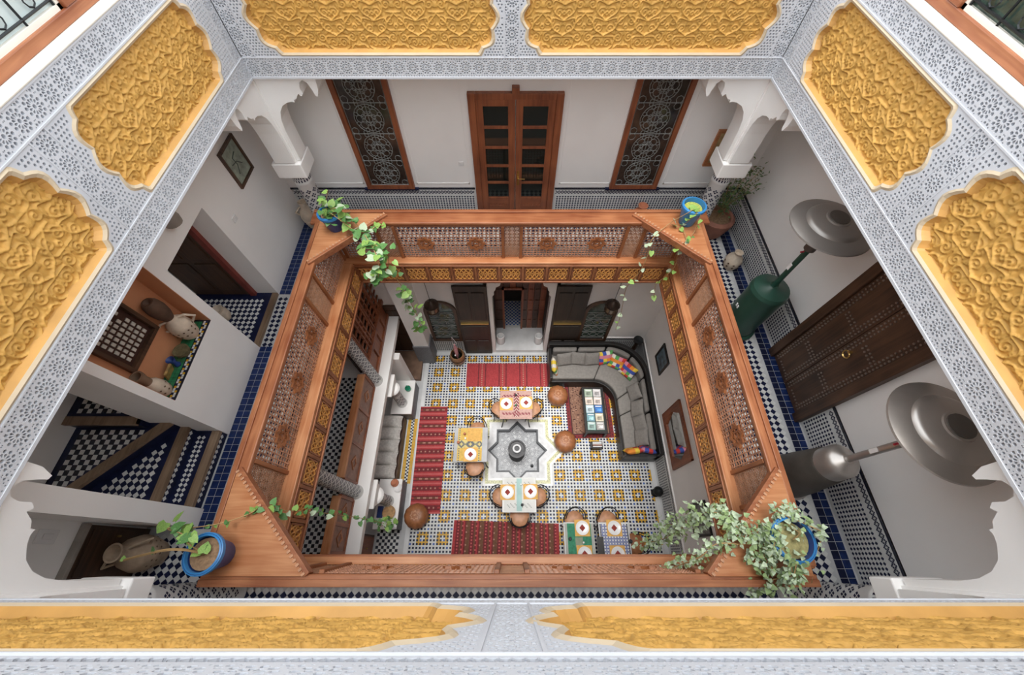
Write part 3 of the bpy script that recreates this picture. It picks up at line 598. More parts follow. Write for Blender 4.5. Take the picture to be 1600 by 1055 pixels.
# ------------------------------------------------------------------ storey above: timber windows with iron scrolls
def upper_windows(S, plane, nm, label, glass, wood_m):
    f = side(S, plane); z0 = STT + .02; root = thing(nm, f(2.2, z0, .17), label, 'window', kind='structure'); D = .12
    g2 = lambda u, w, d: f(u, w, d + D)
    b = MB(); b.bx(-.3, 4.75, z0, z0 + .07, -.03, .06, 0, g2); b.bx(-.3, 4.75, 10.25, 10.4, -.03, .06, 0, g2); b.build('window_frame', wood_m, root, bev=.008)
    for y in (-.3, 1.55, 3.18, 4.65):
        b = MB(); b.bx(y, y + .13, z0 + .07, 10.25, -.035, .06, 0, g2); b.build('post', wood_m, root, bev=.006)
    for (a, c) in ((-.17, 1.55), (1.68, 3.18)):
        b = MB(); b.bx(a, c, z0 + .07, 10.25, .02, .03, 0, g2); b.build('pane', glass, root)
        b = MB()
        for q in ((a, c, z0 + .07, z0 + .10), (a, c, 10.21, 10.25), (a, a + .03, z0 + .07, 10.25), (c - .03, c, z0 + .07, 10.25)): b.bx(*q, -.01, .02, 0, g2)
        b.build('pane_bead', plaster_c, root)
        g = MB(); za = z0 + .10
        for u in np.linspace(a + .04, c - .04, 6): g.tube([g2(u, za, .0), g2(u, 10.2, .0)], .008, 5)
        for w in (za + .03, za + .50, za + 1.0, za + 1.5, 10.19): g.tube([g2(a + .02, w, 0), g2(c - .02, w, 0)], .008, 5)
        for i in range(5):
            for j in range(4):
                cu = a + .04 + (c - a - .08) * (i + .5) / 5; cw = za + .27 + j * .5; R = (c - a - .08) / 10 * .92
                n = 34; g.tube([g2(cu + R * (1 - .9 * k / n) * math.cos(2 * PI * 2.6 * k / n + i), cw + 1.25 * R * (1 - .9 * k / n) * math.sin(2 * PI * 2.6 * k / n + i), .0) for k in range(n + 1)], .007, 4, caps=False)
                for sy in (-1, 1): loop(g, g2, (cu, cw + sy * 1.45 * R), R * .3, 8, .006, 0)
        stuff(g.build('iron_scrolls', iron, root))
    b = MB(); b.bx(3.31, 4.65, z0 + .07, 10.25, .02, .04, 0, g2); b.build('lattice_board', wdk, root)
    g = MB()
    for w in np.arange(z0 + .18, 10.2, .11): g.bx(3.31, 4.65, w, w + .035, -.01, .02, 0, g2)
    for u in np.arange(3.36, 4.62, .11): g.bx(u, u + .035, z0 + .07, 10.25, -.014, .02, 0, g2)
    stuff(g.build('lattice_bars', wood_m, root))
upper_windows('W', XW, 'window_3', 'timber window with iron scrolls and pale glass above the staircase wall', glass_p, w1y)
upper_windows('E', XE, 'window_4', 'timber window with iron scrolls and dark green glass above the heaters', glass_g, w1y)

# ------------------------------------------------------------------ wooden railing and fascia around the well
def star_pts(R, n=8, k=.76): return [((R if j % 2 == 0 else R * k) * math.cos(PI * j / n), (R if j % 2 == 0 else R * k) * math.sin(PI * j / n)) for j in range(2 * n)]
_sm = {}
def lattice(mb, f, u0, u1, w0, w1, pt=.053):
    nu = max(2, round((u1 - u0) / pt)); nw = max(2, round((w1 - w0) / pt)); t = .0055
    for i in range(nu):
        u = u0 + (i + .5) * (u1 - u0) / nu; mb.bx(u - t, u + t, w0, w1, -.004, .008, 0, f)
    for j in range(nw):
        w = w0 + (j + .5) * (w1 - w0) / nw; mb.bx(u0, u1, w - t, w + t, -.002, .010, 0, f)
    for i in range(nu):
        u = u0 + (i + .5) * (u1 - u0) / nu
        for j in range(nw):
            w = w0 + (j + .5) * (w1 - w0) / nw; r = .0155
            P = [f(u - r, w, .002), f(u, w - r, .002), f(u + r, w, .002), f(u, w + r, .002), f(u, w, -.016), f(u, w, .02)]
            mb.mesh(P, [(0, 1, 4), (1, 2, 4), (2, 3, 4), (3, 0, 4), (1, 0, 5), (2, 1, 5), (3, 2, 5), (0, 3, 5)])
            if j + 1 < nw:
                w2 = w + .5 * (w1 - w0) / nw; r = .011
                P = [f(u - r, w2, .002), f(u, w2 - r * 1.3, .002), f(u + r, w2, .002), f(u, w2 + r * 1.3, .002), f(u, w2, -.010)]
                mb.mesh(P, [(0, 1, 4), (1, 2, 4), (2, 3, 4), (3, 0, 4)])
def diag(mb, f, u0, u1, w0, w1, pt=.038):
    t = .006; L = u1 - u0; Hh = w1 - w0
    for sg in (1, -1):
        k = -Hh
        while k < L:
            a0 = max(0, k); a1 = min(L, k + Hh)
            if a1 - a0 > .01:
                b0 = a0 - k; b1 = a1 - k
                if sg < 0: b0, b1 = Hh - b0, Hh - b1
                d = .0 if sg > 0 else .006
                mb.mesh([f(u0 + a0 - t, w0 + b0, d), f(u0 + a0 + t, w0 + b0, d), f(u0 + a1 + t, w0 + b1, d), f(u0 + a1 - t, w0 + b1, d), f(u0 + a0 - t, w0 + b0, d + .008), f(u0 + a0 + t, w0 + b0, d + .008), f(u0 + a1 + t, w0 + b1, d + .008), f(u0 + a1 - t, w0 + b1, d + .008)], [(0, 1, 2, 3), (0, 4, 5, 1), (3, 2, 6, 7), (0, 3, 7, 4), (1, 5, 6, 2)])
            k += pt
def railing(S, pp, fp, ua, ub, fa, fb, layout, outer, nm, label, wg, wlt):
    f = side(S, pp) if S != 'S' else (lambda u, w, d: (u, pp - d - .075 * (w - G1), w)); g = side(S, fp)
    root = thing(nm, f((ua + ub) / 2, G1, 0), label, 'railing', 'carved railings around the light well')
    ex, zo = (outer * .98, 0) if S in 'NS' else (-.03, .0015)
    b = MB(); b.bx(ua - ex, ub + ex, RT - .05, RT - zo, -.035 if S != 'S' else 0, outer, 0, f); b.build('top_rail', wg, root, bev=.012)
    b = MB(); b.bx(ua, ub, RT - .085, RT - .05, -.02 if S != 'S' else 0, .05, 0, f); b.bx(ua - (outer * .9 if S in 'NS' else -.05), ub + (outer * .9 if S in 'NS' else -.05), RT - zo, RT + .025 - zo, outer - .06, outer, 0, f); b.build('rail_moulding', wg, root, bev=.006)
    b = MB(); b.bx(*((fa, fb) if S in 'WE' else (ua - .05, ub + .05)), G1 - .01, G1 + .05, 0, abs(pp - fp) + (.05 if S != 'S' else 0), 0, g); b.build('middle_rail', wlt, root, bev=.01)
    # outer back boards
    z0, z1 = G1 + .05, RT - .085
    for (a, c, kind, stars) in layout:
        b = MB()
        if kind == 'L': lattice(b, f, a, c, z0, z1); stuff(b.build('turned_lattice', wlat, root))
        else: diag(b, f, a, c, z0, z1); stuff(b.build('diagonal_lattice', wdia, root))
        for s in range(stars):
            u = a + (c - a) * (s + .5) / stars; w = (z0 + z1) / 2 - .03
            key = S
            if key not in _sm:
                q = MB(); A = star_pts(.15); B = star_pts(.10); C = star_pts(.06, 8, .8); E_ = star_pts(.038, 8, .8); fl_ = side(S, 0)
                q.ring(A, B, -.022, .012, fl_); q.ring(C, E_, -.02, .012, fl_)
                for k in range(8):
                    an = k * PI / 4; a1 = (.05 * math.cos(an), .05 * math.sin(an)); a2 = (.09 * math.cos(an), .09 * math.sin(an)); q.tube([fl_(*a1, -.012), fl_(*a2, -.012)], .008, 4)
                o = q.build('star_medallion', w1z, root, local=True); _sm[key] = o
                o.location = Vector(f(u, w, 0)) - ORG[root.name]
            else:
                o = _sm[key].copy(); COL.objects.link(o); o.parent = root; o.location = Vector(f(u, w, 0)) - ORG[root.name]
    edges = sorted(set([round(a, 3) for a, *_ in layout] + [round(c, 3) for _, c, *_ in layout])); posts = []
    for e in edges:
        if not posts or e - posts[-1][-1] > .09: posts.append([e])
        else: posts[-1].append(e)
    for p in posts:
        a, c = (p[0], p[-1]) if len(p) > 1 else (p[0] - .025, p[0] + .025)
        b = MB(); b.bx(a, c, z0, z1, -.03, .05, 0, f); b.build('baluster_post', w1z, root, bev=.005)
    # fascia
    zt, zb = G1 - .01, 3.84
    b = MB(); b.bx(fa, fb, zb, zb + .035, -.025, .06, 0, g); b.bx(fa, fb, zt - .03, zt, -.012, .05, 0, g); b.build('fascia_moulding', wg, root, bev=.006)
    b = MB(); b.bx(fa, fb, zb + .03, zt, .02, .06, 0, g); b.build('fascia_board', wg, root)
    n = round((fb - fa) / .40); pw = (fb - fa) / n; fl_ = side(S, 0)
    q = MB(); hw = pw / 2 - .03; hh = (zt - zb - .07) / 2 - .02
    for (a, c, d, e) in ((-hw, hw, -hh, -hh + .02), (-hw, hw, hh - .02, hh), (-hw, -hw + .02, -hh, hh), (hw - .02, hw, -hh, hh)): q.bx(a, c, d, e, -.008, .02, 0, fl_)
    q.bx(-hw, hw, -hh, hh, .014, .02, 0, fl_)
    wv = lambda s, ph: [fl_(-hw + .02 + (2 * hw - .04) * k / 16, s * (hh - .035) * math.sin(PI * 2 * k / 16 + ph), .004) for k in range(17)]
    for s, ph in ((1, 0), (-1, 0), (1, PI / 2), (-1, PI / 2)): q.tube(wv(s, ph), .014, 5, 1)
    for cx_ in (-hw * .5, 0, hw * .5): q.ring(*[[(cx_ + r_ * x, r_ * y) for x, y in star_pts(1, 4, .6)] for r_ in (.045, .025)], -.006, .012, fl_, 1)
    first = None
    for k in range(n):
        c_ = g(fa + (k + .5) * pw, (zt + zb + .005) / 2, 0)
        if first is None: first = o = q.build('fascia_panel', [wg, wgold], root, local=True)
        else: o = first.copy(); COL.objects.link(o); o.parent = root
        o.location = Vector(c_) - ORG[root.name]
    for k in range(n + 1):
        u = fa + k * pw; b = MB(); b.bx(u - .022, u + .022, zb + .035, zt - .03, -.012, .02, 0, g); b.build('fascia_stile', w1z, root)
    return root
LN = [(-2.74, -2.12, 'L', 0), (-2.07, -1.84, 'D', 0), (-1.79, -.17, 'L', 2), (-.12, .12, 'D', 0), (.17, 1.75, 'L', 2), (1.80, 2.03, 'D', 0), (2.08, 2.68, 'L', 0)]
LW = [(-.08, .48, 'L', 0), (.53, .88, 'D', 0), (.93, 3.02, 'L', 3), (3.07, 3.42, 'D', 0), (3.47, 4.32, 'L', 0)]
railing('N', PN, FN_, PW, PE, FW_, FE_, LN, .23, 'gallery_railing', 'far railing with turned lattice, four star medallions and carved fascia', w1x, wl)
railing('S', -.08, FS_, PW, PE, FW_, FE_, LN, .10, 'gallery_railing', 'near railing seen from above along the bottom of the view', w1x, wl)
railing('W', PW, FW_, PS, PN, FS_, FN_, LW, .13, 'gallery_railing', 'long lattice railing in front of the niche and staircase', w1y, wly)
railing('E', PE, FE_, PS, PN, FS_, FN_, LW, .11, 'gallery_railing', 'long lattice railing in front of the two patio heaters', w1y, wly)
def shelf(x, y, sx, sy, lab):
    L = .95; t = thing('corner_shelf', (x, y, RT), lab, 'shelf', 'triangular shelves on the railing corners'); I = lambda u, w, d: (x + sx * u, y + sy * w, d)
    b = MB(); b.prism([(0, 0), (L, 0), (0, L)], RT + .002, RT + .03, I); b.build('shelf_board', wl, t, bev=.004)
    d = MB(); e = MB(); n = 26
    b = MB(); P0 = Vector((L, 0)); P1 = Vector((0, L)); nv = Vector((1, 1)).normalized()
    b.prism([tuple(P0), tuple(P1), tuple(P1 + nv * .045), tuple(P0 + nv * .045)], RT - .07, RT + .035, I); b.build('front_edge', w1x, t, bev=.006)
    for k in range(n):
        c = P0.lerp(P1, (k + .5) / n); dv = (P1 - P0).normalized() * .011; w_ = nv * .018
        d.prism([tuple(c - dv - w_), tuple(c + dv - w_), tuple(c + dv + w_ * .8), tuple(c - dv + w_ * .8)], RT + .03, RT + .045, I)
    stuff(d.build('dentil_trim', wdia, t)); return t
shelf(PW - .06, PN + .14, 1, -1, 'triangular corner shelf under the leafiest trailing ivy pot'); shelf(PE + .05, PN + .14, -1, -1, 'triangular corner shelf under the bright blue pot beside the planter')
shelf(PW - .06, PS - .03, 1, 1, 'triangular corner shelf under the pot with a bare trailing stem'); shelf(PE + .05, PS - .03, -1, 1, 'triangular corner shelf under the bushy small-leaved ivy')
# ------------------------------------------------------------------ ground floor shell
gf = slab('floor', [(-4.2, 3.6, -1.5, 6.5, -.25, -.13)], grout, 'courtyard floor of small navy, white and yellow mosaic tiles', 'floor')
def oct_(a):
    R = a * math.sqrt(2); r = a / math.cos(PI / 8)
    return [(.13 + (R if k % 2 == 0 else r) * math.cos(PI / 4 + k * PI / 8), 2.2 + (R if k % 2 == 0 else r) * math.sin(PI / 4 + k * PI / 8)) for k in range(16)]
mb = MB(); V, T_ = cdt_plate([(-4.2, -1.5), (3.6, -1.5), (3.6, 6.5), (-4.2, 6.5)], [oct_(.47)]); mb.mesh([(x, y, -.003) for x, y in V], T_); mb.build('paving_bed', grout, gf)
ff = lambda x, y, d: (x, y, -.001 - d)
FCX, FCY = .13, 2.2
def gpick(i, j, x, y):
    dark = i % 2 == 0 and j % 2 == 0
    a = (i - 4) % 12; c = (j - 6) % 12
    if dark: return 3 if (i * 3 + j * 5) % 14 == 0 else 1
    if a < 7 and c < 7 and 2 <= max(abs(a - 3), abs(c - 3)) <= 3: return 2
    return 4 if (i * 7 + j * 3 + i * j) % 4 == 0 else 0
mb = MB(); tiles(mb, -2.19, 3.2, -1.3, 4.72, .036, ff, gap=.06, shrink={1: 1.22, 3: 1.22}, pick=gpick, keep=lambda x, y: not (max(abs(x - FCX), abs(y - FCY)) < .80 or abs(x - FCX) + abs(y - FCY) < 1.131)); stuff(mb.build('mosaic_tiles', [white_t, navy, yel_t, blue_t, M('tile_pale_blue', (.46, .55, .68), .4, var=.1, spec=.25)], gf))
mb = MB()
for q in ((-2.30, -2.21, -1.3, 4.82), (3.22, 3.31, -1.3, 4.82), (-2.30, 3.31, 4.74, 4.82)): mb.bx(*q, -.01, .002)
mb.build('border_strip', marble, gf)
mb = MB(); tiles(mb, -2.55, -2.32, 1.45, 2.96, .038, ff, pick=lambda i, j, x, y: 2 if i in (0, 1, 4, 5) else (i + j) % 2); stuff(mb.build('alcove_tiles', [white_t, navy, yel_t], gf))
mb = MB(); tiles(mb, -2.9, -2.4, -1.0, .5, .06, ff, pick=lambda i, j, x, y: (i + j) % 2); tiles(mb, -3.4, -2.7, 2.2, 2.95, .05, ff); stuff(mb.build('corner_tiles', [white_t, black_t], gf))
gwn = slab('wall_ground_north', [(-4.2, -.43, FN, FN + .22, 0, 4.06), (.83, 3.56, FN, FN + .22, 0, 4.06), (-.43, .83, FN, FN + .22, 3.0, 4.06)], plaster, 'white ground floor wall around the open entrance')
gwe = slab('wall_ground_east', [(FE, FE + .2, -1.5, 5.1, 0, 4.06)], plaster, 'white ground floor wall behind the corner sofa')
dado(gwe, side('E', FE), -1.3, FN, .0, .72, pt=.05); dado(gwn, side('N', FN), 1.66, FE, 0, .72, pt=.05); dado(gwn, side('N', FN), -2.1, -1.25, 0, .72, pt=.05)
mb = MB(); mb.bx(FE - .025, FE, -1.3, FN, .72, .75); mb.bx(2.3, FE, FN - .025, FN, .72, .75); mb.build('dado_cap', plaster, gwe)
slab('wall_ground_south', [(-4.2, 3.56, -1.55, -1.4, 0, 4.06)], plaster, 'ground floor wall beneath the viewer')
slab('wall_ground_west', [(-4.2, -4.0, -1.5, 5.1, 0, 4.06)], plaster, 'back wall of the seating alcove')
pil = slab('wall_pilaster', [(-2.42, -2.06, 4.52, FN, .9, 4.06, 0), (-2.45, -2.03, 4.49, FN, 0, .9, 1)], [plaster, M('dado_grey', (.17, .175, .19), .5, var=.25, vs_=40)], 'white pilaster with grey tiled foot beside the bottle basket')
# entrance
ve = slab('floor_entrance', [(-.43, .83, FN - .06, 5.5, 0, .14)], marble, 'white marble entrance step', 'floor')
mb = MB(); tiles(mb, -.22, .24, 5.58, 6.36, .05, lambda x, y, d: (x, y, .151)); mb2 = MB(); mb2.bx(-.43, .83, 5.5, 6.4, 0, .149); mb2.build('passage_bed', white_t, ve); stuff(mb.build('passage_tiles', [white_t, blue_t], ve))
slab('wall_entrance', [(-.6, 1.0, 5.55, 6.5, 3.2, 3.4), (-.43, .83, 5.05, 5.6, 3.02, 3.2), (-.6, -.43, FN, 6.5, 0, 4), (.83, 1.0, FN, 6.5, 0, 4), (-.5, .9, 6.4, 6.5, 0, 4)], M('plaster_shade', (.05, .04, .035), .8, var=.1), 'walls of the entrance passage')  # near-black plaster colour puts the shade of the passage into the walls
sc = thing('entrance_screen', (.2, 5.5, .14), 'dark brown wooden screen with an open doorway inside the entrance', 'screen')
for (a, c, z0, z1) in ((-.43, -.20, .14, 3.0), (.24, .83, .14, 3.0), (-.20, .24, 1.95, 3.0)):
    n = max(1, round((c - a) / .16))
    for k in range(n):
        b = MB(); u0 = a + (c - a) * k / n; u1 = a + (c - a) * (k + 1) / n
        b.bx(u0 + .004, u1 - .004, 5.5, 5.55, z0, z1)
        for zz in np.arange(z0 + .15, z1 - .2, .45): b.bx(u0 + .03, u1 - .03, 5.485, 5.5, zz, zz + .3)
        b.build('plank', wred if k % 2 else wdk, sc, bev=.004)
b = MB(); b.bx(-.24, -.19, 5.47, 5.56, .14, 2.0); b.bx(.23, .28, 5.47, 5.56, .14, 2.0); b.bx(-.24, .28, 5.47, 5.56, 1.93, 2.0); b.build('doorway_frame', wred, sc)
ej = slab('trim_1', [(-.52, -.43, FN - .06, FN, 0, 3.06), (.83, .92, FN - .06, FN, 0, 3.06)], plaster, 'white jambs of the entrance arch', 'trim')
for s in (-1, 1):
    e = -.43 if s < 0 else .83
    pr = [(0, 3.06), (.20, 3.06), (.18, 2.98), (.10, 2.92), (.08, 2.82), (.04, 2.76), (.05, 2.66), (0, 2.60)]
    b = MB(); b.prism(pr, FN - .06, FN, lambda u, w, d: (e - s * u, d, w)); b.build('arch_corner', plaster, ej)
wblk = WOOD('black_brown_wood', (.012, .008, .006), (.04, .024, .016), 'Z')
def leaf_door(x0, x1, nm, lab):
    t = thing(nm, ((x0 + x1) / 2, FN - .08, .02), lab, 'door', kind='structure'); y0, y1 = FN - .10, FN - .05
    b = MB(); b.bx(x0, x1, y0, y1, .02, 3.0); lf = b.build('door_leaf', wblk, t, bev=.004)
    for (a, c, z0, z1) in ((.08, .46, .25, .75), (.54, .92, .25, .75), (.08, .92, .85, 1.45), (.08, .46, 1.75, 2.8), (.54, .92, 1.75, 2.8)):
        w = x1 - x0; b = MB(); b.bx(x0 + a * w, x0 + c * w, y0 - .015, y0, z0, z1); b.build('door_panel', wblk, t, bev=.01)
    b = MB(); b.bx(x0 + .04, x1 - .02, y0 - .03, y0, 1.56, 1.60); b.build('door_bar', brass, t)
leaf_door(-1.24, -.53, 'door_5', 'tall dark entrance door leaf folded open beside the bottle basket'); leaf_door(.93, 1.64, 'door_6', 'tall dark entrance door leaf folded open behind the sofa')
def arch_window(cx, nm, lab):
    w = .37; pr = [(cx - w, .62), (cx + w, .62), (cx + w, 2.0)] + arc(cx, 2.0, w, 0, PI, 12)[1:]
    pi_ = [(cx - w + .07, .69), (cx + w - .07, .69), (cx + w - .07, 1.95)] + [(cx + (x - cx) * (w - .07) / w, y - .05) for x, y in arc(cx, 2.0, w, 0, PI, 12)][1:]
    f = side('N', FN); t = thing(nm, (cx, FN, .62), lab, 'window', kind='structure'); b = MB(); b.ring(pr, pi_, -.05, .0, f); b.build('window_frame', wdk, t); b = MB(); b.prism(pi_, -.012, 0, f); b.build('pane', glass_g, t)
    g = MB()
    for k in range(5): g.tube([f(cx - w + .07, .8 + k * .28, -.025), f(cx + w - .07, .8 + k * .28, -.025)], .009, 4)
    for k in range(4):
        for s in (-1, 0, 1): loop(g, f, (cx + s * .19, .94 + k * .28), .085, 10, .008, -.025)
    g.build('scrollwork', iron_g, t)
arch_window(-1.63, 'window_5', 'arched grilled window behind the lantern near the bottle basket'); arch_window(2.02, 'window_6', 'arched grilled window behind the lantern near the sofa corner')
d7 = thing('door_7', (-2.85, FN, .12), 'dark wooden door in the corner beyond the white pilaster', 'door', kind='structure')
b = MB(); b.bx(-3.25, -2.5, FN - .05, FN, .12, 2.2); 
for q in ((-3.15, -2.92, .3, 1.0), (-2.83, -2.6, .3, 1.0), (-3.15, -2.92, 1.1, 2.05), (-2.83, -2.6, 1.1, 2.05)): b.bx(q[0], q[1], FN - .065, FN - .05, q[2], q[3])
b.build('door_leaf', wdk, d7); b = MB(); b.bx(-2.5, -2.42, FN - .07, FN, .12, 2.25); b.bx(-3.33, -3.25, FN - .07, FN, .12, 2.25); b.build('door_frame', wred, d7)
b = MB(); b.bx(-3.35, -2.36, 3.98, FN - .07, 0, .12); tag(b.build('door_step', M('step_brown', (.20, .12, .08), .7, var=.3, vs_=5), None, bev=.006), 'brown stone step in front of the corner door', 'step')
# ------------------------------------------------------------------ west side: alcove walls, mezzanine with its own rail
slab('wall_alcove_low', [(-2.86, -2.39, 2.95, 3.78, 0, .44, 1), (-2.87, -2.38, 2.94, 3.79, .44, .48, 0), (-2.86, -2.39, .50, 1.46, 0, .44, 1), (-2.87, -2.38, .49, 1.47, .44, .48, 0)], [plaster, pil.children[0].data.materials[1]], 'two low alcove walls with white tops carrying columns')
slab('wall_alcove_cross', [(-4.0, -2.5, 3.80, 3.96, 0, 1.64)], plaster, 'white cross wall beside the brown stone step')
mz = slab('floor_mezzanine', [(-4.0, -2.66, -1.4, FN, 1.62, 1.80)], plaster, 'white mezzanine slab over the alcove', 'floor')
b = MB(); b.bx(-2.90, -2.60, -1.4, FN - .0, 1.755, 1.83); b.bx(-2.72, -2.63, -1.4, FN, 1.60, 1.755); b.build('white_ledge', plaster, mz, bev=.01)
mb = MB(); tiles(mb, -3.95, -2.96, -1.3, 3.3, .062, lambda x, y, d: (x, y, 1.802)); stuff(mb.build('mezzanine_tiles', [white_t, black_t], mz))
for (y, lab) in ((3.2, 'far'), (1.02, 'near')):
    column('tiled_column', -2.825, y, 1.83, 4.05, .105, ('far' if y > 2 else 'near') + ' tiled column standing on the white mezzanine ledge', group='tiled columns on the mezzanine ledge')
    column('alcove_column', -2.62, y, .48, 1.30, .10, ('mosaic alcove column standing beside the green bottle' if y > 2 else 'mosaic alcove column standing beside the terracotta jar'), group='mosaic columns on the low alcove walls')
    t = thing('alcove_capital', (-2.62, y, 1.30), 'white stepped capital on the ' + ('column beside the green bottle' if y > 2 else 'column beside the terracotta jar'), 'capital')
    b = MB(); b.lathe([(.11, 1.30), (.15, 1.34), (.17, 1.40), (.13, 1.44)], (-2.62, y, 0), 16); b.prism([(-.26, 1.60), (.26, 1.60), (.25, 1.55), (.20, 1.53), (.19, 1.47), (.15, 1.40), (.13, 1.34), (-.13, 1.34), (-.15, 1.40), (-.19, 1.47), (-.20, 1.53), (-.25, 1.55)], -.08, .10, lambda u, w, d: (-2.65 + d, y + u, w)); b.build('capital_block', plaster, t, bev=.01)
def mezz_rail(ya, yb, lab, nrails):
    t = thing('mezzanine_rail', (-2.87, (ya + yb) / 2, 1.83), lab, 'railing', 'low wooden rails of the mezzanine'); f = side('W', -2.84)
    b = MB(); b.bx(ya, yb, 2.45, 2.51, -.01, .13, 0, f); b.build('top_rail', wly, t, bev=.01); b = MB(); b.bx(ya, yb, 1.80, 1.87, -.01, .06, 0, f); b.build('bottom_rail', wred, t)
    n = max(1, round((yb - ya) / nrails)); p = (yb - ya) / n
    for k in range(n):
        a = ya + k * p; b = MB(); b.bx(a + .03, a + p - .03, 1.87, 2.45, .012, .03, 0, f); q = b.build('rail_panel', wdia if False else M('panel_brown', (.26, .13, .09), .5, var=.25, vs_=14), t)
        b = MB(); c = (a + p / 2, 2.15); A = [(c[0] + .13 * x, c[1] + .13 * y_) for x, y_ in star_pts(1, 4, .7)]; B = [(c[0] + .08 * x, c[1] + .08 * y_) for x, y_ in star_pts(1, 4, .7)]; b.ring(A, B, -.002, .012, f); b.build('star_motif', w1z, q)
    for k in range(n + 1):
        a = ya + k * p; b = MB(); b.bx(a - .03, a + .03, 1.87, 2.45, -.005, .05, 0, f); b.build('rail_post', wred, t)
mezz_rail(1.16, 3.06, 'low wooden mezzanine rail with star panels between the ledge columns', .62); mezz_rail(-1.2, .88, 'low wooden mezzanine rail nearest the bottom of the view', .45)
ls = thing('mezzanine_screen', (-2.87, 3.9, 1.83), 'dark wooden square lattice screen at the far end of the mezzanine', 'screen'); f = side('W', -2.84)
for q in ((1.83, 1.92, .02), (2.35, 2.45, .03), (3.92, 4.04, .02)):
    b = MB(); b.bx(3.34, 4.85, q[0], q[1], -q[2], .05, 0, f); b.build('screen_rail', wred, ls)
for k in range(4):
    a = 3.36 + k * .365; b = MB(); b.bx(a + .05, a + .33, 1.92, 2.35, .012, .03, 0, f); b.build('screen_panel', wred, ls, bev=.004); b = MB(); b.bx(a, a + .05, 1.9, 3.95, -.01, .04, 0, f); b.build('screen_post', wred, ls)
for k in range(7):
    u = 3.44 + k * .2; b = MB(); b.bx(u, u + .035, 2.45, 3.92, .0, .03, 0, f); b.build('lattice_bar', wred, ls)
for k in range(7):
    w = 2.60 + k * .19; b = MB(); b.bx(3.36, 4.83, w, w + .035, .005, .035, 0, f); b.build('lattice_bar', wred, ls)
b = MB(); b.bx(3.36, 4.83, 1.9, 4.0, .30, .34, 0, f); b.build('screen_backing', wdk, ls)

# ------------------------------------------------------------------ fountain
fo = thing('fountain', (FCX, FCY, 0), 'eight-pointed star fountain in grey mosaic with a dark central vase', 'fountain')
IZ = lambda u, w, d: (u, w, d)
grey_m = M('grey_mosaic', (.28, .29, .31), .35, var=.45, vs_=38, spec=.5); grey_l = M('grey_marble', (.62, .63, .65), .4, var=.15, vs_=8)
yg = M('tile_yellow_green', (.56, .56, .34), .4, var=.5, vs_=45)
for (a, c, z, m_, nm) in ((.80, .75, .010, marble, 'outer_kerb'), (.75, .68, .008, yg, 'tile_border'), (.68, .63, .011, marble, 'inner_kerb'), (.63, .50, .014, grey_l, 'basin_ledge'), (.50, .462, .022, M('slate_dark', (.05, .055, .065), .4, var=.2), 'basin_rim')):
    b = MB(); b.ring(oct_(a), oct_(c), z, 0 if nm != 'basin_rim' else -.12, IZ); b.build(nm, m_, fo)
b = MB(); b.prism(oct_(.466), -.13, -.11, IZ); bf = b.build('basin_floor', grey_m, fo)
b = MB()
for k in range(8):
    an = k * PI / 4
    for r_, s in ((.24, .04), (.36, .035), (.46, .03)):
        for da in (-.16, .16): 
            c = (FCX + r_ * math.cos(an + da), FCY + r_ * math.sin(an + da)); b.ring([(c[0] + s * x, c[1] + s * y) for x, y in star_pts(1, 4, .72)], [(c[0] + s * .6 * x, c[1] + s * .6 * y) for x, y in star_pts(1, 4, .72)], .0 - .104, -.11, IZ)
stuff(b.build('basin_stars', grey_l, bf))
b = MB(); b.lathe([(.17, -.11), (.19, .08), (.15, .16), (.155, .40), (.20, .46), (.205, .50), (.17, .505), (.165, .47), (.10, .465), (.095, .52), (.06, .525), (.055, .50), (.0, .50)], (FCX - .02, FCY - .08, 0), 24, lobe=.03, nl=16); b.build('vase', M('stone_dark', (.07, .07, .075), .5, var=.25, vs_=20), fo, smooth=True)
b = MB(); b.lathe([(.10, .52), (.09, .53), (.06, .53)], (FCX - .02, FCY - .08, 0), 20, caps=False); b.build('vase_ring', grey_l, fo)
b = MB(); b.lathe([(.035, -.11), (.035, -.06), (.02, -.03), (0, -.03)], (FCX + .34, FCY - .34, 0), 10); tag(b.build('drain_cup', iron, None), 'small black cup standing in the fountain basin corner', 'cup')
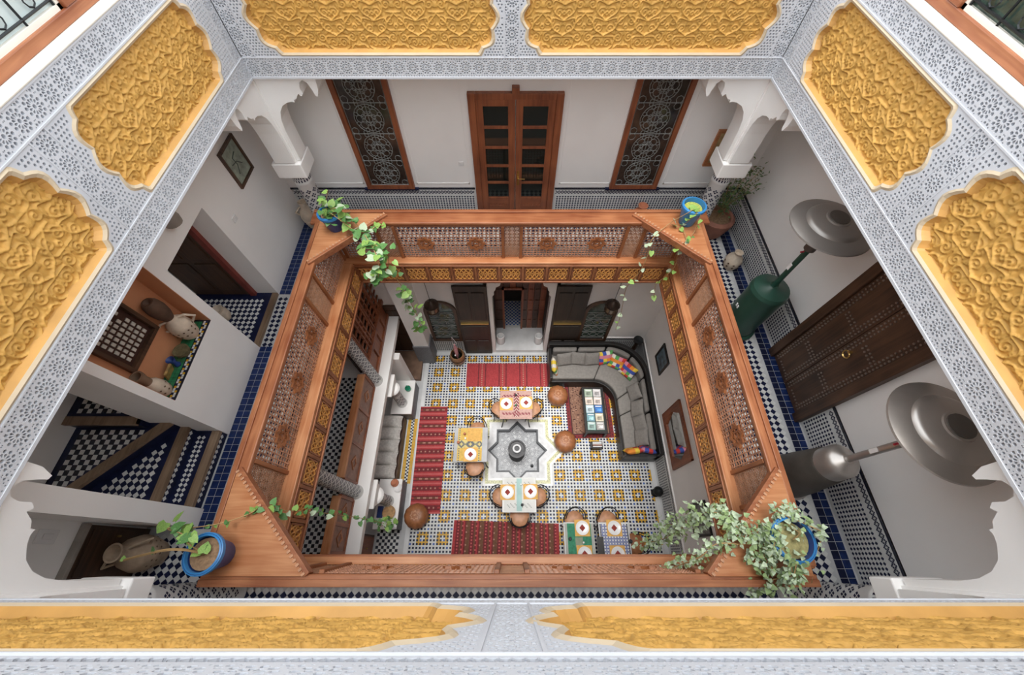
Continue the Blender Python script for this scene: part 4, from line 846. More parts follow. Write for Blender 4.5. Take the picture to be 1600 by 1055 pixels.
# ------------------------------------------------------------------ textiles on the floor
def sheet_(name, x0, x1, y0, y1, z, th, cell, fn, mats, label, cat, rz=0, wav=0, group=None):
    nx = max(2, round((x1 - x0) / cell)); ny = max(2, round((y1 - y0) / cell)); cx, cy = (x0 + x1) / 2, (y0 + y1) / 2
    b = MB(); hx, hy = (x1 - x0) / 2, (y1 - y0) / 2; rr = random.Random(name + label)
    ph = [rr.uniform(0, 6) for _ in range(4)]
    hz = lambda x, y: th + wav * (math.sin(x * 7 + ph[0]) + math.sin(y * 9 + ph[1]) + 2) * .5
    V = [(-hx + 2 * hx * i / nx, -hy + 2 * hy * j / ny) for j in range(ny + 1) for i in range(nx + 1)]
    b.v = [(x, y, hz(x, y)) for x, y in V]
    for j in range(ny):
        for i in range(nx):
            k = j * (nx + 1) + i; b.f.append((k, k + 1, k + nx + 2, k + nx + 1)); b.m.append(fn(i, j, nx, ny))
    per = [(i, 0) for i in range(nx)] + [(nx, j) for j in range(ny)] + [(i, ny) for i in range(nx, 0, -1)] + [(0, j) for j in range(ny, 0, -1)]
    top = [j * (nx + 1) + i for i, j in per]; o0 = len(b.v)
    b.v += [(b.v[k][0], b.v[k][1], 0) for k in top]; n = len(top)
    for k in range(n): b.f.append((top[k], o0 + k, o0 + (k + 1) % n, top[(k + 1) % n])); b.m.append(0)
    b.f.append(tuple(o0 + k for k in range(n - 1, -1, -1))); b.m.append(0)
    o = b.build(name, mats, None); o.location = (cx, cy, z); o.rotation_euler = (0, 0, rz); ORG[o.name] = Vector((0, 0, 0)); return tag(o, label, cat, group)
KM = [kred, kdark, kpink, kpale, kbrown]
sheet_('red_rug', -1.19, .97, 3.82, 4.48, .001, .008, .03, lambda i, j, nx, ny: (3 if j % 2 else 0) if i % 9 == 4 and i % 18 > 6 else (1 if i % 9 in (1, 7) and (i // 9) % 2 else (2 if i % 18 == 13 else 0)), KM, 'plain red woven rug in front of the entrance step', 'rug', .0, .003)
sheet_('runner_rug', -2.27, -1.60, .82, 3.28, .001, .008, .034, lambda i, j, nx, ny: 2 if j % 6 == 0 else (((4 if (i // 2) % 2 else 3) if (j // 6) % 2 else (3 if i % 3 == 0 else 1)) if j % 6 == 3 and 1 < i < nx - 2 else (1 if j % 6 in (2, 4) else 0)), KM, 'long red runner rug with pale cross bands beside the alcove', 'rug', .01, .003)
sheet_('striped_rug', -1.28, 1.0, -.55, .66, .001, .008, .03, lambda i, j, nx, ny: (0 if i < 2 or i > nx - 3 else (4, 4, 1, 2 if j % 2 else 1, 1, 4, 1 if j % 3 else 2, 0, 1, 3 if j % 4 == 0 else 4)[i % 10]), KM, 'dark red rug with narrow brown stripes nearest the viewer', 'rug', -.03, .003)
crp = [M('carpet_red', (.20, .03, .035), .95, var=.2, vs_=30), M('carpet_brown', (.24, .13, .09), .95, var=.25, vs_=30), M('carpet_dark', (.07, .03, .028), .95, var=.2), M('carpet_pale', (.36, .22, .16), .95, var=.2, vs_=30)]
def carpet_fn(i, j, nx, ny):
    e = min(i, j, nx - 1 - i, ny - 1 - j)
    if e < 4: return 2 if e == 3 or (e == 1 and (i + j) % 3 == 0) else 0
    return 3 if (i * 7 + j * 11 + i * j) % 9 == 0 else (2 if (i * 5 + j * 3 + (i * j) // 3) % 11 == 0 else 1)
sheet_('patterned_carpet', 1.36, 2.46, 2.49, 3.93, .001, .010, .028, carpet_fn, crp, 'brown patterned carpet with dark red border under the coffee table', 'carpet', .02, .002)
# ------------------------------------------------------------------ dining tables, chairs and settings
def table(cx, cy, hx, hy, top_m, label, pat=None):
    t = thing('dining_table', (cx, cy, 0), label, 'table', 'breakfast tables around the fountain')
    b = MB(); b.bx(cx - hx, cx + hx, cy - hy, cy + hy, .705, .74); b.build('tabletop', top_m, t, bev=.006)
    b = MB()
    for q in ((-hx + .05, hx - .05, -hy + .05, -hy + .08), (-hx + .05, hx - .05, hy - .08, hy - .05), (-hx + .05, -hx + .08, -hy + .05, hy - .05), (hx - .08, hx - .05, -hy + .05, hy - .05)): b.bx(cx + q[0], cx + q[1], cy + q[2], cy + q[3], .67, .705)
    b.build('apron', iron, t)
    for sx in (-1, 1):
        for sy in (-1, 1):
            b = MB(); x, y = cx + sx * (hx - .065), cy + sy * (hy - .065); b.tube([(x, y, .70), (x, y, .35), (x + sx * .03, y + sy * .03, .10), (x + sx * .05, y + sy * .05, 0.0)], .014, 6); b.build('leg', iron, t)
    return t
stone = M('stone_grey_top', (.42, .43, .45), .4, var=.12, vs_=6); mosaic_b = [M('mosaic_blue', (.10, .13, .34), .3, var=.3, vs_=30), M('mosaic_white', (.66, .67, .68), .3, var=.1), M('mosaic_black', (.03, .03, .05), .3)]
pale_s = M('stone_pale_top', (.66, .67, .66), .35, var=.08)
table(.09, 3.07, .36, .33, stone, 'small table under the red patterned cloth')
table(-.91, 2.16, .37, .38, stone, 'grey stone table with a yellow cloth beside the fountain')
table(.15, 1.12, .35, .34, pale_s, 'pale mosaic table between the fountain and the striped rug')
table(1.33, .22, .30, .38, pale_s, 'table with green cloth beside the striped rug')
table(2.03, .22, .30, .38, mosaic_b[1], 'blue and white mosaic table beside the green cloth table')
ZT = .741
MR = [M('cloth_rose', (.52, .33, .29), .9, var=.15, vs_=30), M('cloth_wine', (.25, .06, .08), .9, var=.2, vs_=30), M('cloth_cream', (.62, .52, .44), .9, var=.1)]
def clothN(i, j, nx, ny):
    e = min(i, j, nx - 1 - i, ny - 1 - j)
    if e < 2: return 0
    if j in (4, 5, ny - 6, ny - 5): return 1 if (i + j) % 3 else 0
    if abs(i - nx // 2) < 3: return 1 if (abs(i - nx // 2) + j) % 3 else 2
    return 0
sheet_('tablecloth', -.28, .46, 2.73, 3.41, ZT, .006, .025, clothN, MR, 'rose and wine red patterned cloth on the far table', 'tablecloth')
MY = [M('cloth_yellow', (.68, .46, .12), .9, var=.15, vs_=20), M('cloth_grey', (.16, .17, .18), .9), M('cloth_lemon', (.66, .56, .24), .9, var=.1)]
def clothW(i, j, nx, ny):
    if abs(j - ny // 2) < 4:
        for c in (nx // 6, nx // 2, nx - nx // 6):
            if abs(i - c) + abs(j - ny // 2) <= (4 if c == nx // 2 else 3): return 1 if abs(i - c) + abs(j - ny // 2) > 1 else 2
        return 2
    if i in (1, nx - 3) : return 2 if j % 2 else 1
    return 0
sheet_('table_runner', -1.20, -.66, 1.80, 2.52, ZT, .006, .025, clothW, MY, 'yellow cloth with grey diamonds on the grey stone table', 'table runner')
MS = [M('runner_white', (.70, .71, .69), .9, var=.06), M('runner_aqua', (.40, .58, .56), .9, var=.1), M('runner_grey', (.40, .42, .40), .9)]
sheet_('table_runner', -.17, .47, .80, 1.44, ZT, .006, .022, lambda i, j, nx, ny: 1 if abs(i - nx // 2) < 3 else (2 if (i + j) % 4 == 0 and (j in (3, 4, 5, 6) or j in (ny - 4, ny - 5, ny - 6, ny - 7)) and 2 < i < nx - 3 else 0), MS, 'white runner with aqua centre on the pale mosaic table', 'table runner')
MG = [M('cloth_green', (.05, .24, .14), .85, var=.25, vs_=20), M('cloth_stone', (.42, .43, .40), .9, var=.1), M('cloth_sage', (.28, .33, .24), .9, var=.2)]
sheet_('tablecloth', 1.05, 1.62, -.12, .58, ZT, .006, .025, lambda i, j, nx, ny: 1 if i in (0, 1, nx - 2, nx - 1) else (2 if nx // 2 - 4 < i < nx // 2 + 3 and abs(j - ny // 2) < 4 else 0), MG, 'green cloth with grey edges on the table beside the striped rug', 'tablecloth')
b = MB(); tiles(b, 1.75, 2.31, -.13, .57, .028, lambda x, y, d: (x, y, .7415), gap=.12, pick=lambda i, j, x, y: (0 if (i * j + i + j) % 2 else 1) if 0 < i < 19 else 2); tp = [o for o in bpy.data.objects if o.get('label', '').startswith('blue and white mosaic table')][0]; stuff(b.build('mosaic_tiles', mosaic_b, tp))
def chair(x, y, rz, label, seat_m=leather_l, r=.2, square=False):
    t = thing('bistro_chair', (0, 0, 0), label, 'chair', 'iron chairs with round leather seats')
    b = MB(); b.lathe([(r * .9, .43), (r, .445), (r, .47), (r * .85, .49), (r * .4, .498), (0, .50)], (0, 0, 0), 20); b.build('seat', seat_m, t, smooth=True)
    b = MB(); b.lathe([(r + .008, .425), (r + .012, .435), (r + .008, .445)], (0, 0, 0), 20, caps=False); b.build('seat_ring', iron, t)
    for a in (45, 135, 225, 315):
        an = math.radians(a); c, s = math.cos(an), math.sin(an); b = MB(); b.tube([(r * c, r * s, .435), (r * .92 * c, r * .92 * s, .25), (r * 1.12 * c, r * 1.12 * s, .0)], .010, 6); b.build('leg', iron, t)
    b = MB(); P = []
    for k in range(13):
        a = PI + PI * k / 12; P.append((r * 1.12 * math.cos(a), r * 1.12 * math.sin(a) - .02, .44 + .34 * math.sin(PI * k / 12) ** .6))
    b.tube(P, .011, 6); P2 = [(x_ * .8, y_ * .98, .44 + (z - .44) * .72) for x_, y_, z in P]; b.tube(P2, .008, 6); b.build('backrest', iron, t)
    t.location = (x, y, 0); t.rotation_euler = (0, 0, rz); return t
# rz: 0 means the seat faces +y
chair(-.29, 3.06, -PI / 2, 'iron chair tucked under the far table on the entrance rug side of the fountain'); chair(.48, 3.06, PI / 2, 'iron chair tucked under the far table towards the leather poufs')
chair(-.80, 2.54, PI, 'iron chair tucked behind the grey stone table'); chair(-.82, 1.72, 0, 'iron chair in front of the grey stone table')
chair(-.22, 1.12, -PI / 2, 'iron chair tucked beside the pale mosaic table towards the runner rug'); chair(.53, 1.12, PI / 2, 'iron chair tucked beside the pale mosaic table towards the sofa'); chair(.16, .74, 0, 'iron chair between the pale mosaic table and the striped rug')
chair(1.30, .64, PI, 'iron chair behind the green cloth table'); chair(1.98, .64, PI, 'iron chair behind the blue mosaic table'); chair(2.48, .22, PI / 2, 'brown seated iron chair at the end of the blue mosaic table', leather)
SET = [((791, 631), 'far table, on the runner rug side'), ((822, 629), 'far table, on the pouf side'), ((735, 710), 'grey stone table'), ((793, 769), 'pale mosaic table, on the runner rug side'), ((829, 768), 'pale mosaic table, on the sofa side'), ((910, 825), 'green cloth table, far edge'), ((914, 866), 'green cloth table, near edge'), ((960, 825), 'blue mosaic table, far edge'), ((966, 866), 'blue mosaic table, near edge')]
def place_setting(p, where, plate=True, k=0):
    zc = ZT + .0075 if 'mosaic table,' not in where or 'pale' in where else ZT + .001
    g = gz(p[0], p[1], .77); x, y = g.x, g.y
    b = MB(); b.bx(x - .15, x + .15, y - .15, y + .15, zc, zc + .004); tag(b.build('placemat', mato, None), 'ochre square placemat on the ' + where, 'placemat', 'ochre placemats')
    if not plate: return
    b = MB(); zc += .004; b.lathe([(.07, 0), (.08, .004), (.125, .016), (.132, .018), (.126, .013), (.085, .009), (0, .008)], (x, y, zc), 24); tag(b.build('plate', china, None, smooth=True), 'round white plate on the ' + where, 'plate', 'white breakfast plates')
    b = MB(); zc += .009; b.mesh([(x - .06, y, zc), (x, y - .065, zc), (x + .06, y, zc), (x, y + .065, zc), (x, y, zc + .018)], [(0, 1, 4), (1, 2, 4), (2, 3, 4), (3, 0, 4), (3, 2, 1, 0)]); tag(b.build('napkin', napkin, None), 'folded dark red napkin, ' + where, 'napkin', 'folded red napkins')
for k, (p, w) in enumerate(SET): place_setting(p, w, True, k)
place_setting((741, 679), 'grey stone table, far edge without a plate', False)
def small_pot(u, v, r, h, mat, label, name='jar', cat='jar', z=ZT + .008):
    g = gz(u, v, .79); b = MB(); b.lathe([(r * .7, 0), (r, h * .35), (r * .85, h * .8), (r * .6, h * .86), (r * .65, h), (r * .5, h), (r * .45, h * .85), (0, h * .8)], (g.x, g.y, z), 14); tag(b.build(name, mat, None, smooth=True), label, cat)
small_pot(716, 691, .035, .07, terra, 'small brown jar on the grey edge of the stone table', z=ZT); small_pot(726, 678, .03, .08, terra, 'small reddish pot on the yellow cloth'); small_pot(727, 685, .024, .05, china, 'tiny white pot on the yellow cloth'); small_pot(806, 617, .03, .05, iron, 'small dark bowl on the red patterned cloth', 'bowl', 'bowl')
small_pot(816, 789, .03, .05, iron, 'round dark ashtray on the white runner', 'ashtray', 'ashtray'); small_pot(814, 757, .02, .06, china, 'small white salt shaker on the white runner', 'shaker', 'shaker'); small_pot(806, 633, .026, .05, grn_t, 'small green cup between the plates of the far table', 'cup', 'cup')
small_pot(891, 842, .035, .05, iron, 'round dark ashtray on the green cloth', 'ashtray', 'ashtray'); small_pot(912, 848, .02, .06, china, 'small white salt shaker on the green cloth', 'shaker', 'shaker'); small_pot(986, 846, .04, .05, iron, 'round dark ashtray on the blue mosaic table', 'ashtray', 'ashtray', z=ZT + .001)
g = gz(939, 854, .75); b = MB(); b.bx(g.x - .06, g.x + .06, g.y - .17, g.y + .17, ZT, ZT + .03); tag(b.build('menu_tray', black_f, None, bev=.004), 'long black tray on the edge of the blue mosaic table', 'tray')
# ------------------------------------------------------------------ poufs
def pouf(x, y, label, r=.25, h=.36):
    t = thing('leather_pouf', (x, y, 0), label, 'pouf', 'brown leather poufs'); z0 = .012
    b = MB(); b.lathe([(r * .75, z0), (r * .98, z0 + .06), (r * 1.05, h * .5), (r * .97, h * .82), (r * .75, h * .97), (r * .4, h), (0, h)], (x, y, 0), 48, lobe=.05, nl=12); b.build('body', leather, t, smooth='all')
    b = MB(); A = [(x + r * .42 * a, y + r * .42 * c) for a, c in star_pts(1, 8, .7)]; B = [(x + r * .34 * a, y + r * .34 * c) for a, c in star_pts(1, 8, .7)]; b.ring(A, B, h + .004, h - .01, IZ); b.lathe([(.03, h), (.02, h + .012), (0, h + .014)], (x, y, 0), 10); b.build('stitched_star', leather_l, t)
pouf(1.14, 3.50, 'brown leather pouf nearest the rug at the entrance'); pouf(1.25, 2.36, 'brown leather pouf beside the fountain star point'); pouf(-2.06, .76, 'brown leather pouf at the end of the runner rug')
# ------------------------------------------------------------------ corner sofa
sf = thing('corner_sofa', (2.6, 4.2, 0), 'black framed curved corner sofa with grey seat cushions', 'sofa')
def station(s):   # 0..1 along far arm, 1..2 around the corner, 2..3 down the side arm -> inner point, outer point
    if s <= 1: return Vector((.93 + 1.07 * s, 3.80)), Vector((.93 + 1.49 * s, 4.72))
    if s <= 2:
        a = PI / 2 * (2 - s); return Vector((2.0 + .5 * math.cos(a), 3.30 + .5 * math.sin(a))), Vector((2.42 + .88 * math.cos(a), 3.84 + .88 * math.sin(a)))
    return Vector((2.5, 3.30 - 1.37 * (s - 2))), Vector((3.30, 3.84 - 1.91 * (s - 2)))
def strip(s0, s1, a, c, n):
    I, O = [], []
    for k in range(n + 1):
        p, q = station(s0 + (s1 - s0) * k / n); d = (q - p); L = d.length; d /= L
        I.append(tuple(p + d * (a if a >= 0 else L + a))); O.append(tuple(p + d * (c if c > 0 else L + c)))
    return I + O[::-1]
def quadstrip(name, s0, s1, a, c, z0, z1, n, mat, bev=0):
    P = strip(s0, s1, a, c, n); m = n + 1; b = MB(); I = P[:m]; O = P[m:][::-1]
    for k in range(n):
        for (A, B, z, fl_) in ((I, O, z1, 0), (I, O, z0, 1)): b.poly([(*A[k], z), (*A[k + 1], z), (*B[k + 1], z), (*B[k], z)])
        b.poly([(*I[k], z0), (*I[k + 1], z0), (*I[k + 1], z1), (*I[k], z1)]); b.poly([(*O[k], z0), (*O[k + 1], z0), (*O[k + 1], z1), (*O[k], z1)])
    for k in (0, n): b.poly([(*I[k], z0), (*O[k], z0), (*O[k], z1), (*I[k], z1)])
    o = b.build(name, mat, sf)
    if bev:
        import bmesh
        bm = bmesh.new(); bm.from_mesh(o.data); bmesh.ops.remove_doubles(bm, verts=bm.verts, dist=1e-4); bmesh.ops.recalc_face_normals(bm, faces=bm.faces); bm.to_mesh(o.data); bm.free()
        m_ = o.modifiers.new('edge', 'BEVEL'); m_.width = bev; m_.segments = 3; m_.limit_method = 'ANGLE'; m_.angle_limit = math.radians(50)
    return o
quadstrip('base', 0, 3, .0, -.0001, .04, .27, 40, black_f); quadstrip('backrest', 0, 3, -.10, -.0001, .27, .80, 40, black_f, .015); quadstrip('front_lip', 0, 3, 0, .06, .27, .36, 40, black_f, .01)
quadstrip('armrest', 0, .055, 0, -.0001, .27, .60, 2, black_f, .015); quadstrip('armrest', 2.955, 3, 0, -.0001, .27, .60, 2, black_f, .015)
for (s0, s1, n) in ((.06, 1.02, 8), (1.03, 2.0, 14), (2.01, 2.30, 5), (2.31, 2.95, 8)): quadstrip('seat_cushion', s0, s1, .065, -.17, .275, .44, n, grey_f, .035)
for (s0, s1, n) in ((.07, .5, 4), (.52, 1.0, 4), (1.02, 1.5, 7), (1.52, 1.98, 7), (2.0, 2.45, 4), (2.47, 2.94, 4)): quadstrip('back_cushion', s0, s1, -.24, -.11, .42, .72, n, grey_f, .05)
def pillow(w, h, t, n=12):
    b = MB(); P = lambda i: -1 + 2 * i / n
    for sgn in (1, -1):
        V = [(P(i) * w / 2 * (1 - .07 * (1 - P(j) ** 2)), P(j) * h / 2 * (1 - .07 * (1 - P(i) ** 2)), sgn * t / 2 * (max(0, (1 - P(i) ** 4) * (1 - P(j) ** 4))) ** .5) for j in range(n + 1) for i in range(n + 1)]
        b.mesh(V, [(j * (n + 1) + i, j * (n + 1) + i + 1, (j + 1) * (n + 1) + i + 1, (j + 1) * (n + 1) + i) for j in range(n) for i in range(n)])
    return b
def cushion(loc, rot, mats, label, w=.42, h=.42, t=.15, fn=None, group=None, name='cushion'):
    b = pillow(w, h, t)
    if fn: b.m = [fn(k % 12, (k // 12) % 12) for k in range(len(b.f))]
    o = b.build(name, mats, None, smooth='all'); o.location = loc; o.rotation_euler = rot; return tag(o, label, 'cushion', group)
multi = [M('patch_red', (.55, .05, .04), .9), M('patch_orange', (.72, .25, .04), .9), M('patch_yellow', (.72, .52, .06), .9), M('patch_blue', (.05, .09, .38), .9), M('patch_white', (.7, .66, .58), .9), M('patch_green', (.10, .34, .10), .9), M('patch_pink', (.62, .22, .30), .9)]
pw_ = lambda s: (lambda i, j: (i // 3 * 5 + j // 3 * 3 + s + (i // 3) * (j // 3)) % 7)
R_ = math.radians
cushion((1.06, 4.12, .575), (0, R_(72), 0), multi, 'bright floral cushion against the sofa arm near the entrance', .36, .40, .13, lambda i, j: (2, 5, 4, 1)[(i // 3 + j // 3 * 2) % 4])
for k, (x, y, a, lab) in enumerate(((2.36, 4.36, 10, 'patchwork cushion with pink squares, far end of the sofa corner row'), (2.62, 4.22, -28, 'patchwork cushion with blue squares, middle of the sofa corner row'), (2.86, 4.0, -45, 'patchwork cushion with orange squares, near end of the sofa corner row'))):
    cushion((x, y, .60), (R_(48), 0, R_(a)), multi, lab, .38, .36, .13, pw_(k * 2))
cushion((2.70, 2.06, .575), (R_(-68), 0, R_(8)), multi, 'orange patchwork cushion lying at the near end of the sofa', .38, .36, .12, lambda i, j: (1, 1, 2, 0)[(i // 3 + j // 4) % 4]); cushion((3.02, 2.08, .58), (R_(-62), 0, R_(-12)), multi, 'pink and blue cushion lying at the near end of the sofa', .36, .34, .12, lambda i, j: (6, 3, 0, 3)[(i // 3 + j // 3) % 4])
for k, (x, y, rx, rz, lab) in enumerate(((1.32, 4.32, 55, 8, 'grey scatter cushion beside the bright floral one'), (1.66, 4.34, 52, -6, 'grey scatter cushion in the middle of the far sofa arm'), (2.02, 4.33, 55, 5, 'grey scatter cushion next to the patchwork row'), (2.93, 3.45, 55, -80, 'grey scatter cushion just past the sofa bend'), (2.94, 3.05, 52, -97, 'grey scatter cushion facing the coffee table'), (2.95, 2.68, 55, -85, 'grey scatter cushion beside the mirror end of the coffee table'), (2.93, 2.36, 50, -95, 'grey scatter cushion next to the pink cushion'))):
    cushion((x, y, .585), (R_(rx), 0, R_(rz)), grey_f, lab, .40, .36, .14, group='grey scatter cushions on the sofa')
# ------------------------------------------------------------------ coffee table with magazines
ct = thing('coffee_table', (1.97, 3.07, 0), 'black framed glass coffee table covered with magazines', 'table')
b = MB()
for q in ((1.71, 2.23, 2.50, 2.55), (1.71, 2.23, 3.59, 3.64), (1.71, 1.76, 2.55, 3.59), (2.18, 2.23, 2.55, 3.59)): b.bx(*q, .36, .42)
b.build('frame', black_f, ct, bev=.006); b = MB(); b.bx(1.76, 2.18, 2.55, 3.59, .395, .405); b.build('glass_top', M('glass_top', (.06, .09, .08), .08, var=0, spec=.6), ct)
for x in (1.735, 2.205):
    for y in (2.525, 3.615): b = MB(); b.bx(x - .025, x + .025, y - .025, y + .025, .012, .36); b.build('leg', black_f, ct)
cov = [('pale green magazine with a leafy cover', (.38, .46, .36)), ('white magazine with a dark figure', (.60, .57, .58)), ('peach and white magazine', (.68, .58, .50)), ('white magazine with a pink band', (.72, .62, .58)), ('light blue magazine', (.52, .64, .70)), ('deep blue magazine', (.04, .14, .42)), ('teal and navy magazine', (.16, .30, .36)), ('cream magazine', (.66, .60, .46)), ('sea green magazine', (.33, .48, .45)), ('grey photo magazine', (.36, .34, .33))]
for k, (lab, c) in enumerate(cov):
    i, j = k % 2, k // 2; x = 1.865 + i * .205; y = 3.49 - j * .205
    t = thing('magazine', (x, y, .406), lab + ' on the coffee table', 'magazine', 'magazines on the coffee table', rz=random.uniform(-.05, .05))
    b = MB(); b.bx(-.09, .09, -.094, .094, .001, .009); b.build('pages', china, t, local=True)
    b = MB(); b.bx(-.092, .092, -.096, .096, .009, .0115); b.bx(-.05, .06, -.06, .02, .0115, .0122, 1); b.bx(-.07, .07, .055, .075, .0115, .0122, 2); b.build('cover', [M('cover_%d' % k, c, .4, var=.15, vs_=20), M('cover_pic_%d' % k, tuple(min(1, q * (.5 if sum(c) > 1.2 else 2.2)) for q in c), .4, var=.5, vs_=25), china], t, local=True)
t = thing('magazine_rack', (1.99, 2.28, 0), 'dark basket with folded papers beside the carpet edge', 'basket')
b = MB(); b.bx(1.86, 2.12, 2.20, 2.36, .012, .03); 
for q in ((1.86, 2.12, 2.20, 2.215), (1.86, 2.12, 2.345, 2.36), (1.86, 1.875, 2.20, 2.36), (2.105, 2.12, 2.20, 2.36)): b.bx(*q, .02, .20)
b.build('basket_body', black_f, t)
for k in range(4): 
    b = MB(); b.bx(1.885, 2.095, 2.225 + k * .03, 2.245 + k * .03, .03, .24 + .01 * (k % 2)); tag(b.build('newspaper', [china, kpale, pale_s, china][k], None), ['white folded paper at the near side of the dark basket', 'pinkish folded paper in the dark basket', 'greyish folded paper in the dark basket', 'white folded paper at the far side of the dark basket'][k], 'newspaper')
# ------------------------------------------------------------------ things on the ground floor walls
t = thing('wall_mirror', (FE, 2.15, 1.03), 'large brown wooden mirror on the wall behind the sofa', 'mirror'); f = side('E', FE)
u0, u1, z0, z1 = 1.55, 2.74, 1.03, 2.0; hexo = [(u0 + .25, z0 + .1), (u1 - .25, z0 + .1), (u1 - .1, (z0 + z1) / 2), (u1 - .25, z1 - .1), (u0 + .25, z1 - .1), (u0 + .1, (z0 + z1) / 2)]
V, T_ = cdt_plate([(u0, z0), (u1, z0), (u1, z1), (u0, z1)], [hexo]); b = MB(); b.mesh([f(x, y, -.04) for x, y in V], T_)
for q in ((u0, u1, z0, z0 + .02), (u0, u1, z1 - .02, z1), (u0, u0 + .02, z0, z1), (u1 - .02, u1, z0, z1)): b.bx(*q, -.045, 0, 0, f)
for k in range(6): a, c = hexo[k], hexo[(k + 1) % 6]; b.poly([f(*a, -.04), f(*c, -.04), f(*c, -.01), f(*a, -.01)])
b.build('mirror_frame', wred, t); b = MB(); b.prism(hexo, -.012, 0, f); b.build('mirror_glass', mirror_m, t)
framed('wall_painting', side('E', FE), 3.58, 4.08, 1.25, 1.88, black_f, M('painting_teal', (.10, .16, .20), .5, var=.8, vs_=7), 'dark teal painting in black frame above the sofa bend', .045, 'painting')
framed('wall_painting', side('E', FE), .30, .86, 1.40, 2.1, black_f, M('painting_grey', (.20, .20, .19), .5, var=.5, vs_=12), 'grey framed picture on the wall behind the bushy ivy', .04, 'painting')
t = thing('candle_stand', (3.12, 4.66, 0), 'tall dark turned stand in the corner behind the sofa', 'stand')
b = MB(); b.lathe([(.12, 0), (.13, .03), (.05, .06), (.03, .2), (.05, .3), (.03, .4), (.055, .55), (.03, .7), (.045, .8), (.03, .9)], (3.12, 4.66, 0), 14); b.build('turned_post', wdk, t, smooth=True); b = MB(); b.lathe([(.03, .9), (.11, .93), (.12, .98), (.09, .98), (.05, .95), (0, .95)], (3.12, 4.66, 0), 16); b.build('dish', iron, t, smooth=True)
def lantern(x, y, z, label):
    t = thing('hanging_lantern', (x, y, z), label, 'lantern', 'dark pierced lanterns by the entrance'); b = MB(); b.tube([(x, y, z + .42), (x, y, 4.05)], .006, 4); b.build('chain', iron, t)
    lm = M('lantern_metal', (.06, .04, .03), .45, metal=.6, var=.3)
    b = MB(); b.lathe([(.0, .42), (.03, .41), (.02, .37), (.06, .34), (.13, .27), (.14, .25)], (x, y, z), 12); b.build('dome', lm, t, smooth=True); b = MB(); b.lathe([(.15, .25), (.16, .23), (.15, .21)], (x, y, z), 12); b.build('upper_rim', lm, t); b = MB(); b.lathe([(.13, .04), (.14, .02), (.06, 0), (0, -.03)], (x, y, z), 12); b.build('base_rim', lm, t)
    for k in range(6):
        a = PI / 3 * k; b = MB(); c = (x + .12 * math.cos(a), y + .12 * math.sin(a)); b.tube([(x + .14 * math.cos(a), y + .14 * math.sin(a), z + .22), (x + .125 * math.cos(a), y + .125 * math.sin(a), z + .03)], .01, 4); b.build('rib', lm, t)
    b = MB(); b.lathe([(.12, .03), (.135, .21)], (x, y, z), 12, caps=False); b.build('glass', M('amber_glass', (.18, .12, .07), .2, var=.3, vs_=30, spec=.5), t)
lantern(-1.70, 4.62, 2.34, 'dark lantern hanging beside the bottle basket wall'); lantern(2.12, 4.62, 2.34, 'dark lantern hanging above the sofa back')
# bottle basket
bx_, by_ = -1.42, 4.55; t = thing('bottle_basket', (bx_, by_, 0), 'round brown wooden tub holding bottles beside the entrance door', 'basket')
b = MB(); b.lathe([(.12, 0), (.18, .12), (.20, .30), (.17, .44), (.155, .44), (.18, .30), (.16, .12), (0, .10)], (bx_, by_, 0), 20); b.build('tub', WOOD('tub_wood', (.22, .10, .04), (.46, .25, .11), 'Z'), t, smooth=True)
b = MB(); b.lathe([(.205, .27), (.21, .29), (.205, .31)], (bx_, by_, 0), 20, caps=False); b.build('hoop', iron, t)
for k in range(6):
    a = k * PI / 3 + .3; r = .095; x, y = bx_ + r * math.cos(a), by_ + r * math.sin(a); z = .16
    tb = thing('bottle', (x, y, z), ['dark bottle with black cap at the back of the tub', 'dark bottle with white label in the tub', 'dark green bottle at the front of the tub', 'dark bottle leaning to the pilaster side of the tub', 'dark bottle with pale cap in the tub', 'dark bottle nearest the door leaf in the tub'][k], 'bottle', 'bottles in the wooden tub')
    b = MB(); b.lathe([(.034, 0), (.036, .02), (.036, .2), (.014, .27), (.013, .35)], (x, y, z), 10); b.build('glass', M('bottle_glass', (.012, .02, .012), .15, var=0, spec=.6), tb, smooth=True); b = MB(); b.lathe([(.016, .34), (.016, .38), (0, .385)], (x, y, z), 8); b.build('cap', [iron, iron, brass, iron, china, iron][k], tb)
tb = thing('tall_bottle', (bx_, by_, .14), 'pink and white tall bottle with string standing in the middle of the tub', 'bottle'); b = MB(); b.lathe([(.045, 0), (.05, .3), (.05, .62), (.02, .72), (.018, .80), (0, .80)], (bx_, by_, .14), 12); b.build('body', M('pink_label', (.62, .30, .32), .5, var=.25, vs_=20), tb, smooth=True); b = MB(); b.tube([(bx_ + .02, by_, .92), (bx_ + .06, by_, 1.0), (bx_ - .02, by_, 1.32), (bx_ - .03, by_, 1.0), (bx_ - .02, by_, .92)], .008, 5); b.build('string', china, tb)
for x, lab in ((-.30, 'white ceramic vase on the marble step beside the bottle basket door'), (.70, 'white ceramic vase on the marble step beside the sofa door')):
    t = thing('white_vase', (x, 5.06, .14), lab, 'vase', 'white vases on the entrance step'); b = MB(); b.lathe([(.09, 0), (.11, .03), (.10, .3), (.105, .34), (.085, .36), (.07, .34), (.07, .1), (0, .08)], (x, 5.06, .14), 18); b.build('body', china, t, smooth=True)
    b = MB(); tiles(b, 0, 2 * PI, .10, .26, .10, lambda u, w, d: (x + .107 * math.cos(u), 5.06 + .107 * math.sin(u), .14 + w), rot=True, gap=.35, pick=lambda i, j, a, c, k: None if k else 0); b.build('painted_motif', iron_g, t)
